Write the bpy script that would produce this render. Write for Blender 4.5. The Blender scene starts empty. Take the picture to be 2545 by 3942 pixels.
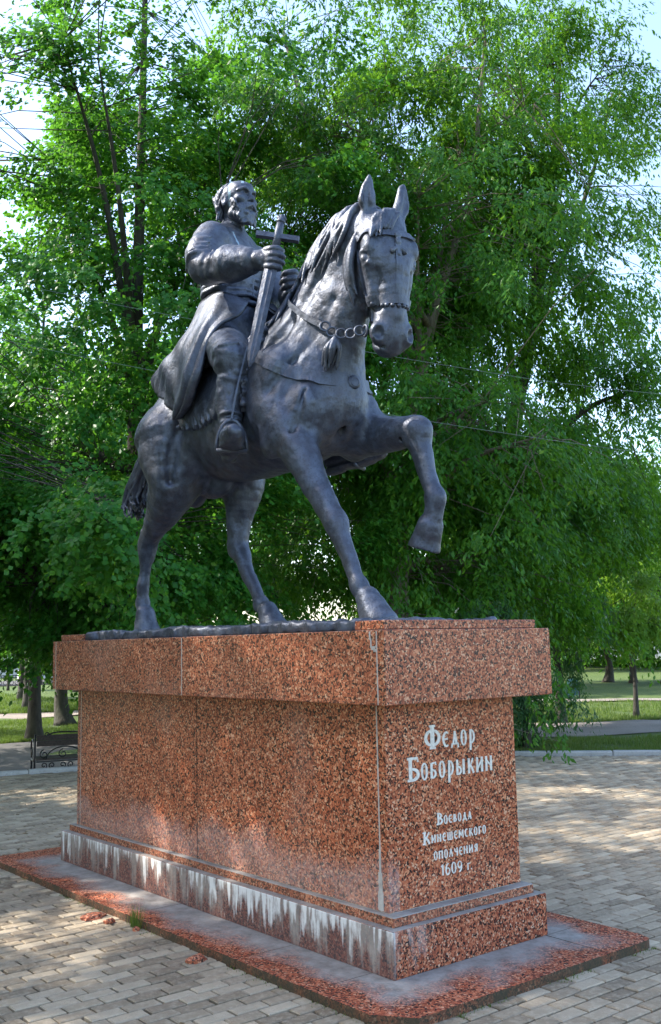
import bpy, math, random, time
import numpy as np
from mathutils import Vector, Matrix

T0 = time.time()
SC = bpy.context.scene
COL = SC.collection
random.seed(7)
RNG = np.random.default_rng(11)

# ------------------------------------------------------------------ camera
CAM_LOC = (6.15085, -4.27127, 1.7325)
CAM_F = Vector((-0.77190238, 0.62226145, 0.13022059))
CAM_R = Vector((0.62533684, 0.78007684, -0.02083197))
CAM_U = Vector((0.114545, -0.06535148, 0.99126617))
_cd = bpy.data.cameras.new('camera')
_cd.sensor_fit = 'VERTICAL'
_cd.sensor_height = 36.0
_cd.lens = 36.0 * 3879.9 / 3942.0
_cd.clip_start = 0.05
_cd.clip_end = 3000.0
_co = bpy.data.objects.new('camera', _cd)
_co.matrix_world = Matrix(((CAM_R[0], CAM_U[0], -CAM_F[0], CAM_LOC[0]),
                           (CAM_R[1], CAM_U[1], -CAM_F[1], CAM_LOC[1]),
                           (CAM_R[2], CAM_U[2], -CAM_F[2], CAM_LOC[2]),
                           (0, 0, 0, 1)))
COL.objects.link(_co)
SC.camera = _co

# ------------------------------------------------------------------ sky, sun, exposure
SUN_AZ_DIR = Vector((-0.72, -0.69, 0.0)).normalized()    # where the sun stands, seen from above
SUN_ELEV = math.radians(43)
SKY_STRENGTH = 0.15
SUN_STRENGTH = 2.8
EXPOSURE = 1.95
_w = bpy.data.worlds.new('World')
SC.world = _w
_w.use_nodes = True
_nt = _w.node_tree
_bg = _nt.nodes['Background']
_sky = _nt.nodes.new('ShaderNodeTexSky')
_sky.sky_type = 'NISHITA'
_sky.sun_disc = False
_sky.sun_elevation = SUN_ELEV
_sky.sun_rotation = math.atan2(SUN_AZ_DIR.x, SUN_AZ_DIR.y)
_sky.air_density = 1.0
_sky.dust_density = 1.4
_sky.ozone_density = 0.6
_nt.links.new(_sky.outputs['Color'], _bg.inputs['Color'])
_bg.inputs['Strength'].default_value = SKY_STRENGTH
_sd = bpy.data.lights.new('sun', 'SUN')
_sd.energy = SUN_STRENGTH
_sd.angle = math.radians(0.5)
_sd.color = (1.0, 0.94, 0.84)
_so = bpy.data.objects.new('sun', _sd)
_sv = Vector((SUN_AZ_DIR.x * math.cos(SUN_ELEV), SUN_AZ_DIR.y * math.cos(SUN_ELEV), math.sin(SUN_ELEV)))
_so.rotation_euler = _sv.to_track_quat('Z', 'Y').to_euler()
_so.location = (0, 0, 30)
COL.objects.link(_so)
SC.view_settings.view_transform = 'Standard'
SC.view_settings.look = 'None'
SC.view_settings.gamma = 1.0
SC.view_settings.use_curve_mapping = False
SC.view_settings.exposure = EXPOSURE
SC.cycles.use_denoising = True
SC.cycles.max_bounces = 6
SC.cycles.diffuse_bounces = 3
SC.cycles.glossy_bounces = 3
SC.cycles.transmission_bounces = 4
SC.cycles.transparent_max_bounces = 6

# ------------------------------------------------------------------ helpers
def tag(o, label=None, cat=None, group=None, kind=None):
    if label: o['label'] = label
    if cat: o['category'] = cat
    if group: o['group'] = group
    if kind: o['kind'] = kind
    return o

def empty(name, loc=(0, 0, 0)):
    o = bpy.data.objects.new(name, None)
    o.location = loc
    o.empty_display_size = 0.2
    COL.objects.link(o)
    return o

def link(name, me, mat=None, parent=None, smooth=False):
    o = bpy.data.objects.new(name, me)
    COL.objects.link(o)
    if mat is not None and not me.materials:
        me.materials.append(mat)
    if parent is not None:
        o.parent = parent
        o.matrix_parent_inverse = Matrix.Translation(-parent_world(parent))
    if smooth:
        me.shade_smooth()
    return o

def parent_world(p):
    v = Vector(p.location)
    if p.parent is not None:          # parts keep world-space vertices: parents are pure translations
        v = Vector((0, 0, 0)) if p.type == 'MESH' else v
    return v

def fast_mesh(name, V, Fq):
    """V (n,3), Fq (m,k) faces of equal size k"""
    V = np.ascontiguousarray(V, dtype=np.float32)
    Fq = np.ascontiguousarray(Fq, dtype=np.int32)
    me = bpy.data.meshes.new(name)
    m, k = Fq.shape
    me.vertices.add(len(V)); me.vertices.foreach_set('co', V.ravel())
    me.loops.add(m * k); me.loops.foreach_set('vertex_index', Fq.ravel())
    me.polygons.add(m)
    me.polygons.foreach_set('loop_start', np.arange(0, m * k, k, dtype=np.int32))
    me.update(calc_edges=True)
    return me

class MB:
    """collects simple shapes and builds ONE mesh"""
    def __init__(s): s.v = []; s.f = []
    def add(s, V, F):
        n = len(s.v); s.v += [tuple(p) for p in V]; s.f += [tuple(i + n for i in f) for f in F]; return s
    def box(s, lo, hi, bev=0.0):
        x0, y0, z0 = lo; x1, y1, z1 = hi
        if bev <= 0:
            V = [(x0,y0,z0),(x1,y0,z0),(x1,y1,z0),(x0,y1,z0),(x0,y0,z1),(x1,y0,z1),(x1,y1,z1),(x0,y1,z1)]
            return s.add(V, [(0,3,2,1),(4,5,6,7),(0,1,5,4),(1,2,6,5),(2,3,7,6),(3,0,4,7)])
        b = bev
        V = []
        for z, i in ((z0, b), (z0 + b, 0), (z1 - b, 0), (z1, b)):
            xs0, xs1, ys0, ys1 = x0 + i, x1 - i, y0 + i, y1 - i
            c = b * 0.6
            V += [(xs0 + c, ys0, z), (xs1 - c, ys0, z), (xs1, ys0 + c, z), (xs1, ys1 - c, z),
                  (xs1 - c, ys1, z), (xs0 + c, ys1, z), (xs0, ys1 - c, z), (xs0, ys0 + c, z)]
        F = [tuple(range(7, -1, -1)), tuple(range(24, 32))]
        for r in range(3):
            for j in range(8):
                a = r * 8 + j; c2 = r * 8 + (j + 1) % 8
                F.append((a, c2, c2 + 8, a + 8))
        return s.add(V, F)
    def prism(s, poly, z0, z1):
        n = len(poly)
        V = [(p[0], p[1], z0) for p in poly] + [(p[0], p[1], z1) for p in poly]
        F = [tuple(range(n - 1, -1, -1)), tuple(range(n, 2 * n))]
        F += [(i, (i + 1) % n, (i + 1) % n + n, i + n) for i in range(n)]
        return s.add(V, F)
    def tube(s, pts, rad, n=8, cap=True):
        pts = [Vector(p) for p in pts]
        if not hasattr(rad, '__len__'): rad = [rad] * len(pts)
        V = []; F = []
        t = (pts[1] - pts[0]).normalized()
        a = t.orthogonal().normalized()
        for i, p in enumerate(pts):
            if 0 < i < len(pts) - 1: t = (pts[i + 1] - pts[i - 1]).normalized()
            elif i > 0: t = (pts[i] - pts[i - 1]).normalized()
            a = (a - t * a.dot(t)).normalized(); b = t.cross(a)
            for j in range(n):
                w = 2 * math.pi * j / n
                V.append(p + (a * math.cos(w) + b * math.sin(w)) * rad[i])
        for i in range(len(pts) - 1):
            for j in range(n):
                q = i * n + j; r = i * n + (j + 1) % n
                F.append((q, r, r + n, q + n))
        if cap:
            F.append(tuple(range(n - 1, -1, -1))); F.append(tuple(range((len(pts) - 1) * n, len(pts) * n)))
        return s.add(V, F)
    def torus(s, c, axis, R, r, n=16, m=6, ell=None):
        ax = Vector(axis).normalized(); a = ax.orthogonal().normalized(); b = ax.cross(a)
        V = []; F = []
        for i in range(n):
            w = 2 * math.pi * i / n
            d = a * math.cos(w) + b * math.sin(w)
            for j in range(m):
                u = 2 * math.pi * j / m
                V.append(Vector(c) + d * (R + r * math.cos(u)) + ax * (r * math.sin(u)))
        for i in range(n):
            for j in range(m):
                F.append((i * m + j, ((i + 1) % n) * m + j, ((i + 1) % n) * m + (j + 1) % m, i * m + (j + 1) % m))
        return s.add(V, F)
    def mesh(s, name):
        me = bpy.data.meshes.new(name); me.from_pydata(s.v, [], s.f); me.update(); return me
    def build(s, name, mat, parent=None, smooth=False):
        return link(name, s.mesh(name), mat, parent, smooth)

# ---- node helpers
def new_mat(name):
    m = bpy.data.materials.new(name); m.use_nodes = True
    nt = m.node_tree; b = nt.nodes['Principled BSDF']
    return m, nt, b
def N(nt, typ, **kw):
    n = nt.nodes.new(typ)
    for k2, v in kw.items():
        if k2 in n.inputs.keys() if isinstance(k2, str) else False:
            n.inputs[k2].default_value = v
        else:
            setattr(n, k2, v)
    return n
def L(nt, a, b): nt.links.new(a, b)
def coords(nt, scale=(1, 1, 1), loc=(0, 0, 0), kind='Object'):
    t = nt.nodes.new('ShaderNodeTexCoord'); m = nt.nodes.new('ShaderNodeMapping')
    m.inputs['Scale'].default_value = scale; m.inputs['Location'].default_value = loc
    nt.links.new(t.outputs[kind], m.inputs['Vector']); return m.outputs['Vector']
def noise(nt, vec, scale, detail=4, rough=0.55, dist=0.0):
    n = nt.nodes.new('ShaderNodeTexNoise'); n.inputs['Scale'].default_value = scale
    n.inputs['Detail'].default_value = detail; n.inputs['Roughness'].default_value = rough
    n.inputs['Distortion'].default_value = dist
    nt.links.new(vec, n.inputs['Vector']); return n.outputs['Fac']
def ramp(nt, fac, stops, interp='LINEAR'):
    r = nt.nodes.new('ShaderNodeValToRGB'); r.color_ramp.interpolation = interp
    el = r.color_ramp.elements
    while len(el) < len(stops): el.new(0.5)
    for e, (p, c) in zip(el, stops):
        e.position = p; e.color = (c[0], c[1], c[2], 1) if hasattr(c, '__len__') else (c, c, c, 1)
    nt.links.new(fac, r.inputs['Fac']); return r.outputs['Color']
def mix(nt, fac, a, b, mode='MIX'):
    m = nt.nodes.new('ShaderNodeMix'); m.data_type = 'RGBA'; m.blend_type = mode
    for sock, v in ((m.inputs[0], fac), (m.inputs[6], a), (m.inputs[7], b)):
        if hasattr(v, 'links'): nt.links.new(v, sock)
        elif hasattr(v, '__len__'): sock.default_value = (v[0], v[1], v[2], 1)
        else: sock.default_value = v if sock.type == 'VALUE' else (v, v, v, 1)
    return m.outputs[2]
def mth(nt, op, a, b=None, clamp=False):
    m = nt.nodes.new('ShaderNodeMath'); m.operation = op; m.use_clamp = clamp
    for i, v in enumerate((a, b)):
        if v is None: continue
        if hasattr(v, 'links'): nt.links.new(v, m.inputs[i])
        else: m.inputs[i].default_value = v
    return m.outputs[0]
def bump(nt, bsdf, h, strength=0.3, dist=0.01, prev=None):
    b = nt.nodes.new('ShaderNodeBump'); b.inputs['Strength'].default_value = strength
    b.inputs['Distance'].default_value = dist; nt.links.new(h, b.inputs['Height'])
    if prev is not None: nt.links.new(prev, b.inputs['Normal'])
    nt.links.new(b.outputs['Normal'], bsdf.inputs['Normal']); return b.outputs['Normal']
def rand_obj(nt):
    return nt.nodes.new('ShaderNodeObjectInfo').outputs['Random']
# ------------------------------------------------------------------ signed distance sculpting
def _rot(ax, ang):
    return np.array(Matrix.Rotation(math.radians(ang), 3, ax))

def catmull(P, n):
    P = np.asarray(P, float); m = len(P)
    if n <= 1 or m < 3: return P
    out = []
    for i in range(m - 1):
        p0 = P[i - 1] if i > 0 else 2 * P[0] - P[1]
        p1, p2 = P[i], P[i + 1]
        p3 = P[i + 2] if i + 2 < m else 2 * P[-1] - P[-2]
        for j in range(n):
            t = j / n
            out.append(0.5 * (2 * p1 + (p2 - p0) * t + (2 * p0 - 5 * p1 + 4 * p2 - p3) * t * t + (3 * p1 - p0 - 3 * p2 + p3) * t ** 3))
    out.append(P[-1])
    return np.array(out)

class SDF:
    def __init__(s, lo, hi, h):
        s.lo = np.array(lo, np.float32); s.h = h
        s.n = np.ceil((np.array(hi) - s.lo) / h).astype(int) + 1
        s.f = np.full(s.n, 1.0, np.float32)
    def sl(s, lo, hi):
        a = np.clip(np.floor((np.array(lo) - s.lo) / s.h).astype(int), 0, s.n)
        b = np.clip(np.ceil((np.array(hi) - s.lo) / s.h).astype(int) + 1, 0, s.n)
        return tuple(slice(i, j) for i, j in zip(a, b))
    def xyz(s, sl):
        ax = [np.arange(q.start, q.stop, dtype=np.float32) * s.h + s.lo[i] for i, q in enumerate(sl)]
        return ax[0][:, None, None], ax[1][None, :, None], ax[2][None, None, :]
    def merge(s, sl, d, k, op):
        f = s.f[sl]
        if op == 'cut':
            d = -d
            h = np.maximum(k - np.abs(f - d), 0) / k if k > 0 else 0
            s.f[sl] = np.maximum(f, d) + h * h * k * 0.25
        elif op == 'and':
            s.f[sl] = np.maximum(f, d)
        else:
            h = np.maximum(k - np.abs(f - d), 0) / k if k > 0 else 0
            s.f[sl] = np.minimum(f, d) - h * h * k * 0.25
    def tube(s, pts, rad, k=0.05, ax=None, q=1.0, sub=4, op='add'):
        """chain of round cones; ax: direction along which the section is scaled by q"""
        m = len(pts)
        rad = np.broadcast_to(np.asarray(rad, float), (m,)); q = np.broadcast_to(np.asarray(q, float), (m,))
        A = np.column_stack([np.asarray(pts, float), rad, q])
        A = catmull(A, sub if m > 2 else 1)
        ext = np.maximum(A[:, 3], A[:, 3] * A[:, 4])[:, None]
        mg = k + 3 * s.h
        lo = (A[:, :3] - ext).min(0) - mg; hi = (A[:, :3] + ext).max(0) + mg
        sl = s.sl(lo, hi)
        shp = [q2.stop - q2.start for q2 in sl]
        if min(shp) <= 0: return s
        D = np.full(shp, 1.0, np.float32)
        a = None if ax is None else np.asarray(ax, float) / np.linalg.norm(ax)
        for i in range(len(A) - 1):
            p0, p1 = A[i, :3], A[i + 1, :3]
            e = max(ext[i, 0], ext[i + 1, 0]) + mg
            l2 = s.sl(np.minimum(p0, p1) - e, np.maximum(p0, p1) + e)
            l2 = tuple(slice(max(u.start, o.start), min(u.stop, o.stop)) for u, o in zip(l2, sl))
            X, Y, Z = s.xyz(l2)
            r0, r1 = A[i, 3], A[i + 1, 3]; q0, q1 = A[i, 4], A[i + 1, 4]
            vx, vy, vz = X - p0[0], Y - p0[1], Z - p0[2]
            d = p1 - p0
            if a is not None:
                qm = 0.5 * (q0 + q1); w = 1 / qm - 1
                t0 = (vx * a[0] + vy * a[1] + vz * a[2]) * w
                vx, vy, vz = vx + a[0] * t0, vy + a[1] * t0, vz + a[2] * t0
                d = d + a * (d @ a) * w
            dd = max(d @ d, 1e-12)
            t = np.clip((vx * d[0] + vy * d[1] + vz * d[2]) / dd, 0, 1)
            dist = np.sqrt((vx - t * d[0]) ** 2 + (vy - t * d[1]) ** 2 + (vz - t * d[2]) ** 2) - (r0 + (r1 - r0) * t)
            if a is not None: dist = dist * min(1.0, qm)
            ls = tuple(slice(u.start - o.start, u.stop - o.start) for u, o in zip(l2, sl))
            D[ls] = np.minimum(D[ls], dist)
        s.merge(sl, D, k, op)
        return s
    def ball(s, c, r, k=0.05, rot=None, op='add'):
        c = np.asarray(c, float); r = np.broadcast_to(np.asarray(r, float), (3,))
        R = np.eye(3) if rot is None else np.asarray(rot)
        e = np.sqrt((R ** 2) @ (r ** 2)) + k + 3 * s.h
        sl = s.sl(c - e, c + e)
        X, Y, Z = s.xyz(sl)
        if min(q.stop - q.start for q in sl) <= 0: return s
        X, Y, Z = X - c[0], Y - c[1], Z - c[2]
        u = [(R[0, i] * X + R[1, i] * Y + R[2, i] * Z) for i in range(3)]
        k0 = np.sqrt(sum((u[i] / r[i]) ** 2 for i in range(3)))
        k1 = np.sqrt(sum((u[i] / r[i] ** 2) ** 2 for i in range(3))) + 1e-9
        s.merge(sl, (k0 * (k0 - 1) / k1).astype(np.float32), k, op)
        return s
    def plane(s, lo, hi, p, n, k=0.01):
        """cut away what lies on the n side of the plane, inside a box"""
        sl = s.sl(lo, hi); X, Y, Z = s.xyz(sl)
        n = np.asarray(n, float) / np.linalg.norm(n)
        d = (X - p[0]) * n[0] + (Y - p[1]) * n[1] + (Z - p[2]) * n[2]
        s.f[sl] = np.maximum(s.f[sl], d.astype(np.float32))
        return s
    def rough(s, amp, size, seed=0):
        """low relief of a hand-modelled surface"""
        r = np.random.default_rng(seed)
        st = max(2, int(round(size / s.h)))
        c = r.standard_normal([int(i // st) + 3 for i in s.n]).astype(np.float32)
        def up(a, axis, n):
            p = np.arange(n) / st; i = p.astype(int); t = (p - i).astype(np.float32); t = t * t * (3 - 2 * t)
            sh = [1, 1, 1]; sh[axis] = n
            return np.take(a, i, axis) * (1 - t.reshape(sh)) + np.take(a, i + 1, axis) * t.reshape(sh)
        for ax in range(3): c = up(c, ax, s.n[ax])
        near = np.abs(s.f) < 0.06
        s.f[near] += amp * c[near]
        return s
    def sample(s, P):
        g = (np.asarray(P, float) - s.lo) / s.h
        g = np.clip(g, 0.001, s.n - 1.002); i = g.astype(int); t = g - i
        v = 0
        for dx in (0, 1):
            for dy in (0, 1):
                for dz in (0, 1):
                    w = (t[:, 0] if dx else 1 - t[:, 0]) * (t[:, 1] if dy else 1 - t[:, 1]) * (t[:, 2] if dz else 1 - t[:, 2])
                    v = v + w * s.f[i[:, 0] + dx, i[:, 1] + dy, i[:, 2] + dz]
        return v
    def grad(s, P):
        P = np.asarray(P, float); e = 1.5 * s.h; g = []
        for a in range(3):
            o = np.zeros(3); o[a] = e
            g.append(s.sample(P + o) - s.sample(P - o))
        g = np.array(g).T
        return g / (np.linalg.norm(g, axis=1, keepdims=True) + 1e-9)
    def snap(s, P, off=0.0, it=12):
        P = np.array(P, float)
        for _ in range(it):
            P = P - s.grad(P) * np.clip(s.sample(P) - off, -0.05, 0.05)[:, None] * 0.8
        return P
    def mesh(s, name, smooth=1, w_=0.35):
        f = s.f; h = s.h
        ins = f < 0
        n = s.n
        cnt = np.zeros([i - 1 for i in n], np.int8)
        for dx in (0, 1):
            for dy in (0, 1):
                for dz in (0, 1):
                    cnt += ins[dx:n[0] - 1 + dx, dy:n[1] - 1 + dy, dz:n[2] - 1 + dz]
        act = np.argwhere((cnt > 0) & (cnt < 8))
        idx = np.full([i - 1 for i in n], -1, np.int32)
        idx[act[:, 0], act[:, 1], act[:, 2]] = np.arange(len(act))
        offs = np.array([[(c >> 2) & 1, (c >> 1) & 1, c & 1] for c in range(8)])
        cv = np.stack([f[act[:, 0] + o[0], act[:, 1] + o[1], act[:, 2] + o[2]] for o in offs], 1)
        acc = np.zeros((len(act), 3)); w = np.zeros(len(act))
        for a in range(8):
            for b in range(a + 1, 8):
                if np.abs(offs[a] - offs[b]).sum() != 1: continue
                va, vb = cv[:, a], cv[:, b]
                m = (va < 0) != (vb < 0)
                t = np.where(m, va / np.where(m, va - vb, 1), 0)
                p = offs[a] + t[:, None] * (offs[b] - offs[a])
                acc[m] += p[m]; w[m] += 1
        V = (acc / w[:, None] + act) * h + s.lo
        Q = []
        for ax in range(3):
            a = [slice(None)] * 3; b = [slice(None)] * 3
            a[ax] = slice(0, -1); b[ax] = slice(1, None)
            A = ins[tuple(a)]; B = ins[tuple(b)]
            e = np.argwhere(A != B)
            o1, o2 = (ax + 1) % 3, (ax + 2) % 3
            e = e[(e[:, o1] > 0) & (e[:, o2] > 0) & (e[:, o1] < n[o1] - 1) & (e[:, o2] < n[o2] - 1)]
            if not len(e): continue
            c = [e.copy() for _ in range(4)]
            c[0][:, o1] -= 1; c[0][:, o2] -= 1; c[1][:, o2] -= 1; c[3][:, o1] -= 1
            q = np.stack([idx[p[:, 0], p[:, 1], p[:, 2]] for p in c], 1)
            flip = ~A[e[:, 0], e[:, 1], e[:, 2]]
            q[flip] = q[flip][:, ::-1]
            Q.append(q)
        Q = np.concatenate(Q)
        for _ in range(smooth):
            s1 = np.zeros_like(V); c1 = np.zeros(len(V))
            for i in range(4):
                a, b = Q[:, i], Q[:, (i + 1) % 4]
                for j in range(3):
                    s1[:, j] += np.bincount(a, V[b, j], len(V)) + np.bincount(b, V[a, j], len(V))
                c1 += np.bincount(a, None, len(V)) + np.bincount(b, None, len(V))
            V = V * (1 - w_) + w_ * s1 / np.maximum(c1, 1)[:, None]
        me = fast_mesh(name, V, Q)
        me.shade_smooth()
        return me
# ------------------------------------------------------------------ ground, paving, kerbs, lawns, paths
GZ = -0.047                                    # paving level (the pedestal's plinth slab top is z = 0)
E_R = np.array((0.625, 0.780))
def ground_h(x, y):
    lat = np.asarray(x) * E_R[0] + np.asarray(y) * E_R[1]
    t = np.clip((lat + 3.0) / 6.5, 0, 1); t = t * t * (3 - 2 * t)
    return -0.55 + 0.51 * t
PLAZA = [(-7.3, 5.7), (-10.7, -6.0), (-2.0, -16.0), (14.0, -12.0), (16.0, 10.0), (6.0, 17.7)]
def in_poly(x, y, poly):
    c = np.zeros(np.shape(x), bool); n = len(poly)
    for i in range(n):
        x0, y0 = poly[i]; x1, y1 = poly[(i + 1) % n]
        c ^= ((y0 > y) != (y1 > y)) & (x < (x1 - x0) * (y - y0) / (y1 - y0 + 1e-12) + x0)
    return c

# brick paving material
M_BRICK, nt, b = new_mat('concrete_paver')
at = N(nt, 'ShaderNodeAttribute', attribute_name='rnd')
rn = mth(nt, 'FRACT', mth(nt, 'ADD', at.outputs['Fac'], rand_obj(nt)))
geo = nt.nodes.new('ShaderNodeNewGeometry')
pv = geo.outputs['Position']
n1 = noise(nt, pv, 1.1, 3, 0.6); n2 = noise(nt, pv, 22, 5, 0.7); n3 = noise(nt, pv, 130, 3, 0.7)
c = ramp(nt, rn, [(0.0, (0.175, 0.128, 0.080)), (0.22, (0.285, 0.218, 0.142)), (0.60, (0.370, 0.292, 0.198)), (0.88, (0.490, 0.398, 0.280)), (1.0, (0.190, 0.136, 0.086))])
c = mix(nt, ramp(nt, n1, [(0.35, 0.0), (0.65, 0.55)]), c, mix(nt, 0.5, c, (0.17, 0.13, 0.085)))
c = mix(nt, ramp(nt, n2, [(0.46, 0.0), (0.72, 0.6)]), c, (0.54, 0.45, 0.33))
c = mix(nt, ramp(nt, n3, [(0.56, 0.0), (0.70, 0.55)]), c, (0.16, 0.14, 0.12))
L(nt, c, b.inputs['Base Color']); b.inputs['Roughness'].default_value = 0.85
p = bump(nt, b, n2, 0.3, 0.006); bump(nt, b, n3, 0.45, 0.003, p)

M_JOINT, nt, b = new_mat('sandy_joint')
pv = coords(nt); n1 = noise(nt, pv, 2.5, 4); n2 = noise(nt, pv, 60, 4, 0.7)
c = ramp(nt, n1, [(0.35, (0.026, 0.019, 0.012)), (0.65, (0.055, 0.040, 0.026))])
c = mix(nt, ramp(nt, n2, [(0.5, 0.0), (0.7, 0.6)]), c, (0.08, 0.062, 0.042))
L(nt, c, b.inputs['Base Color']); b.inputs['Roughness'].default_value = 0.95
bump(nt, b, n2, 0.6, 0.01)

plaza = MB()
plaza.add([(x, y, GZ - 0.021) for x, y in PLAZA], [tuple(range(len(PLAZA)))])
plaza = plaza.build('plaza', M_JOINT); tag(plaza, 'grey brick-paved plaza round the pedestal', kind='structure')

# the pavers: rows run along Y, 20 x 10 cm, half bond
PL_X, PL_Y = 2.52, 1.02                          # plinth half sizes
def brick_mesh(name, seed):
    r = random.Random(seed); hx, hy, bv = 0.0440, 0.0940, 0.0050
    j = lambda: r.uniform(-0.0016, 0.0016)
    V = []
    for (sx, sy) in ((-1, -1), (1, -1), (1, 1), (-1, 1)): V.append((sx * hx + j(), sy * hy + j(), -0.03))
    for (sx, sy) in ((-1, -1), (1, -1), (1, 1), (-1, 1)): V.append((V[len(V) - 4][0], V[len(V) - 4][1], -bv))
    for (sx, sy) in ((-1, -1), (1, -1), (1, 1), (-1, 1)): V.append((sx * (hx - bv * 1.3) + j(), sy * (hy - bv * 1.3) + j(), j() * 0.5))
    F = [(8, 9, 10, 11)]
    for a in (0, 4):
        F += [(a + i, a + (i + 1) % 4, a + 4 + (i + 1) % 4, a + 4 + i) for i in range(4)]
    me = bpy.data.meshes.new(name); me.from_pydata(V, [], F); me.update(); me.materials.append(M_BRICK)
    return me, np.array(V), np.array(F)
bm_var = [brick_mesh('paver', i) for i in range(6)]
ix = np.arange(-110, 140); iy = np.arange(-90, 130)
IX, IY = np.meshgrid(ix, iy, indexing='ij')
jit = RNG.uniform(-0.004, 0.004, IX.shape)
BX = IX * 0.1 + 0.05; BY = IY * 0.2 + np.where(IX % 2 == 0, 0.0, 0.1) + ((IX * 37) % 11 - 5) * 0.0035 + jit
BX, BY = BX.ravel(), BY.ravel()
shr = [(x * 0.985, y * 0.985) for x, y in PLAZA]
keep = in_poly(BX, BY, shr) & ~((np.abs(BX) < PL_X - 0.10) & (np.abs(BY) < PL_Y - 0.14))
d = np.stack([BX - CAM_LOC[0], BY - CAM_LOC[1], np.full(BX.shape, GZ - CAM_LOC[2])], 1)
zz = d @ np.array(CAM_F); xx = d @ np.array(CAM_R); yy = d @ np.array(CAM_U)
fx = 3879.9 / 3942
px = xx / np.maximum(zz, 1e-3) * fx; py = yy / np.maximum(zz, 1e-3) * fx       # in units of the picture height
wide = keep & (zz > 0.5) & (np.abs(px) < 0.62) & (py > -0.95)
infr = wide & (np.abs(px) < 0.335) & (np.abs(py) < 0.51)
hid = infr & (np.abs(BX) < PL_X - 0.05) & (np.abs(BY) < PL_Y)
size = np.where(infr & ~hid, 1 / np.maximum(zz, 0.1) ** 2, 0)
order = np.argsort(-size)
near = order[:300]; near_set = np.zeros(len(BX), bool); near_set[near] = True
for i in near:
    o = bpy.data.objects.new('paver', bm_var[int(RNG.integers(6))][0])
    o.location = (BX[i], BY[i], GZ + RNG.uniform(-0.003, 0.002))
    o.rotation_euler = (RNG.uniform(-0.012, 0.012), RNG.uniform(-0.02, 0.02), RNG.uniform(-0.014, 0.014))
    COL.objects.link(o); o.parent = plaza
rest = np.nonzero(wide & ~near_set)[0]
_, BV, BF = bm_var[0]
m = len(rest); nvb = len(BV)
ang = RNG.uniform(-0.014, 0.014, m); ca, sa = np.cos(ang), np.sin(ang)
tx = RNG.uniform(-0.02, 0.02, m); ty = RNG.uniform(-0.012, 0.012, m)
VX = BV[None, :, 0] * ca[:, None] - BV[None, :, 1] * sa[:, None] + BX[rest][:, None]
VY = BV[None, :, 0] * sa[:, None] + BV[None, :, 1] * ca[:, None] + BY[rest][:, None]
VZ = BV[None, :, 2] + GZ + RNG.uniform(-0.003, 0.002, m)[:, None] + BV[None, :, 0] * tx[:, None] + BV[None, :, 1] * ty[:, None]
V = np.stack([VX, VY, VZ], -1).reshape(-1, 3)
Fq = (BF[None] + (np.arange(m) * nvb)[:, None, None]).reshape(-1, 4)
me = fast_mesh('paver_field', V, Fq)
a = me.attributes.new('rnd', 'FLOAT', 'POINT'); a.data.foreach_set('value', np.repeat(RNG.random(m), nvb).astype(np.float32))
o = link('paver_field', me, M_BRICK, plaza); o['kind'] = 'stuff'
print('pavers', m + 300)

# kerb stones along the two far edges
M_KERB, nt, b = new_mat('kerb_concrete')
v = coords(nt); n1 = noise(nt, v, 3, 5); n2 = noise(nt, v, 40, 4, 0.7)
c = ramp(nt, n1, [(0.3, (0.34, 0.33, 0.31)), (0.7, (0.50, 0.49, 0.46))]); c = mix(nt, ramp(nt, n2, [(0.5, 0), (0.7, 0.5)]), c, (0.2, 0.19, 0.17))
L(nt, c, b.inputs['Base Color']); b.inputs['Roughness'].default_value = 0.9; bump(nt, b, n2, 0.4, 0.006)
def kerb_run(p0, p1, top, bottom, ln=1.0, w=0.16):
    p0 = np.array(p0); p1 = np.array(p1); d = p1 - p0; n = int(np.linalg.norm(d) / ln); d = d / np.linalg.norm(d); nn = np.array((-d[1], d[0]))
    if nn @ p0 < 0: nn = -nn
    for i in range(n):
        a = p0 + d * (i * ln + 0.006); c2 = p0 + d * (i * ln + ln - 0.006); t = top + random.uniform(-0.006, 0.006)
        q = [a, c2, c2 + nn * w, a + nn * w]
        V = [(*u, bottom) for u in q] + [(*u, t - 0.02) for u in q]
        ins = [a + d * 0.008 + nn * 0.018, c2 - d * 0.008 + nn * 0.018, c2 - d * 0.008 + nn * (w - 0.018), a + d * 0.008 + nn * (w - 0.018)]
        V += [(*u, t) for u in ins]
        F = [(8, 9, 10, 11)] + [(s + j, s + (j + 1) % 4, s + 4 + (j + 1) % 4, s + 4 + j) for s in (0, 4) for j in range(4)]
        if (np.cross(np.append(d, 0), np.append(nn, 0))[2]) < 0: F = [f[::-1] for f in F]
        MB().add(V, F).build('kerb_stone', M_KERB, plaza)
kerb_run((-10.41, -5.0), (-7.3, 5.7), GZ + 0.045, -0.75)
kerb_run((-7.28, 5.72), (6.0, 17.7), GZ + 0.055, -0.75)

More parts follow.
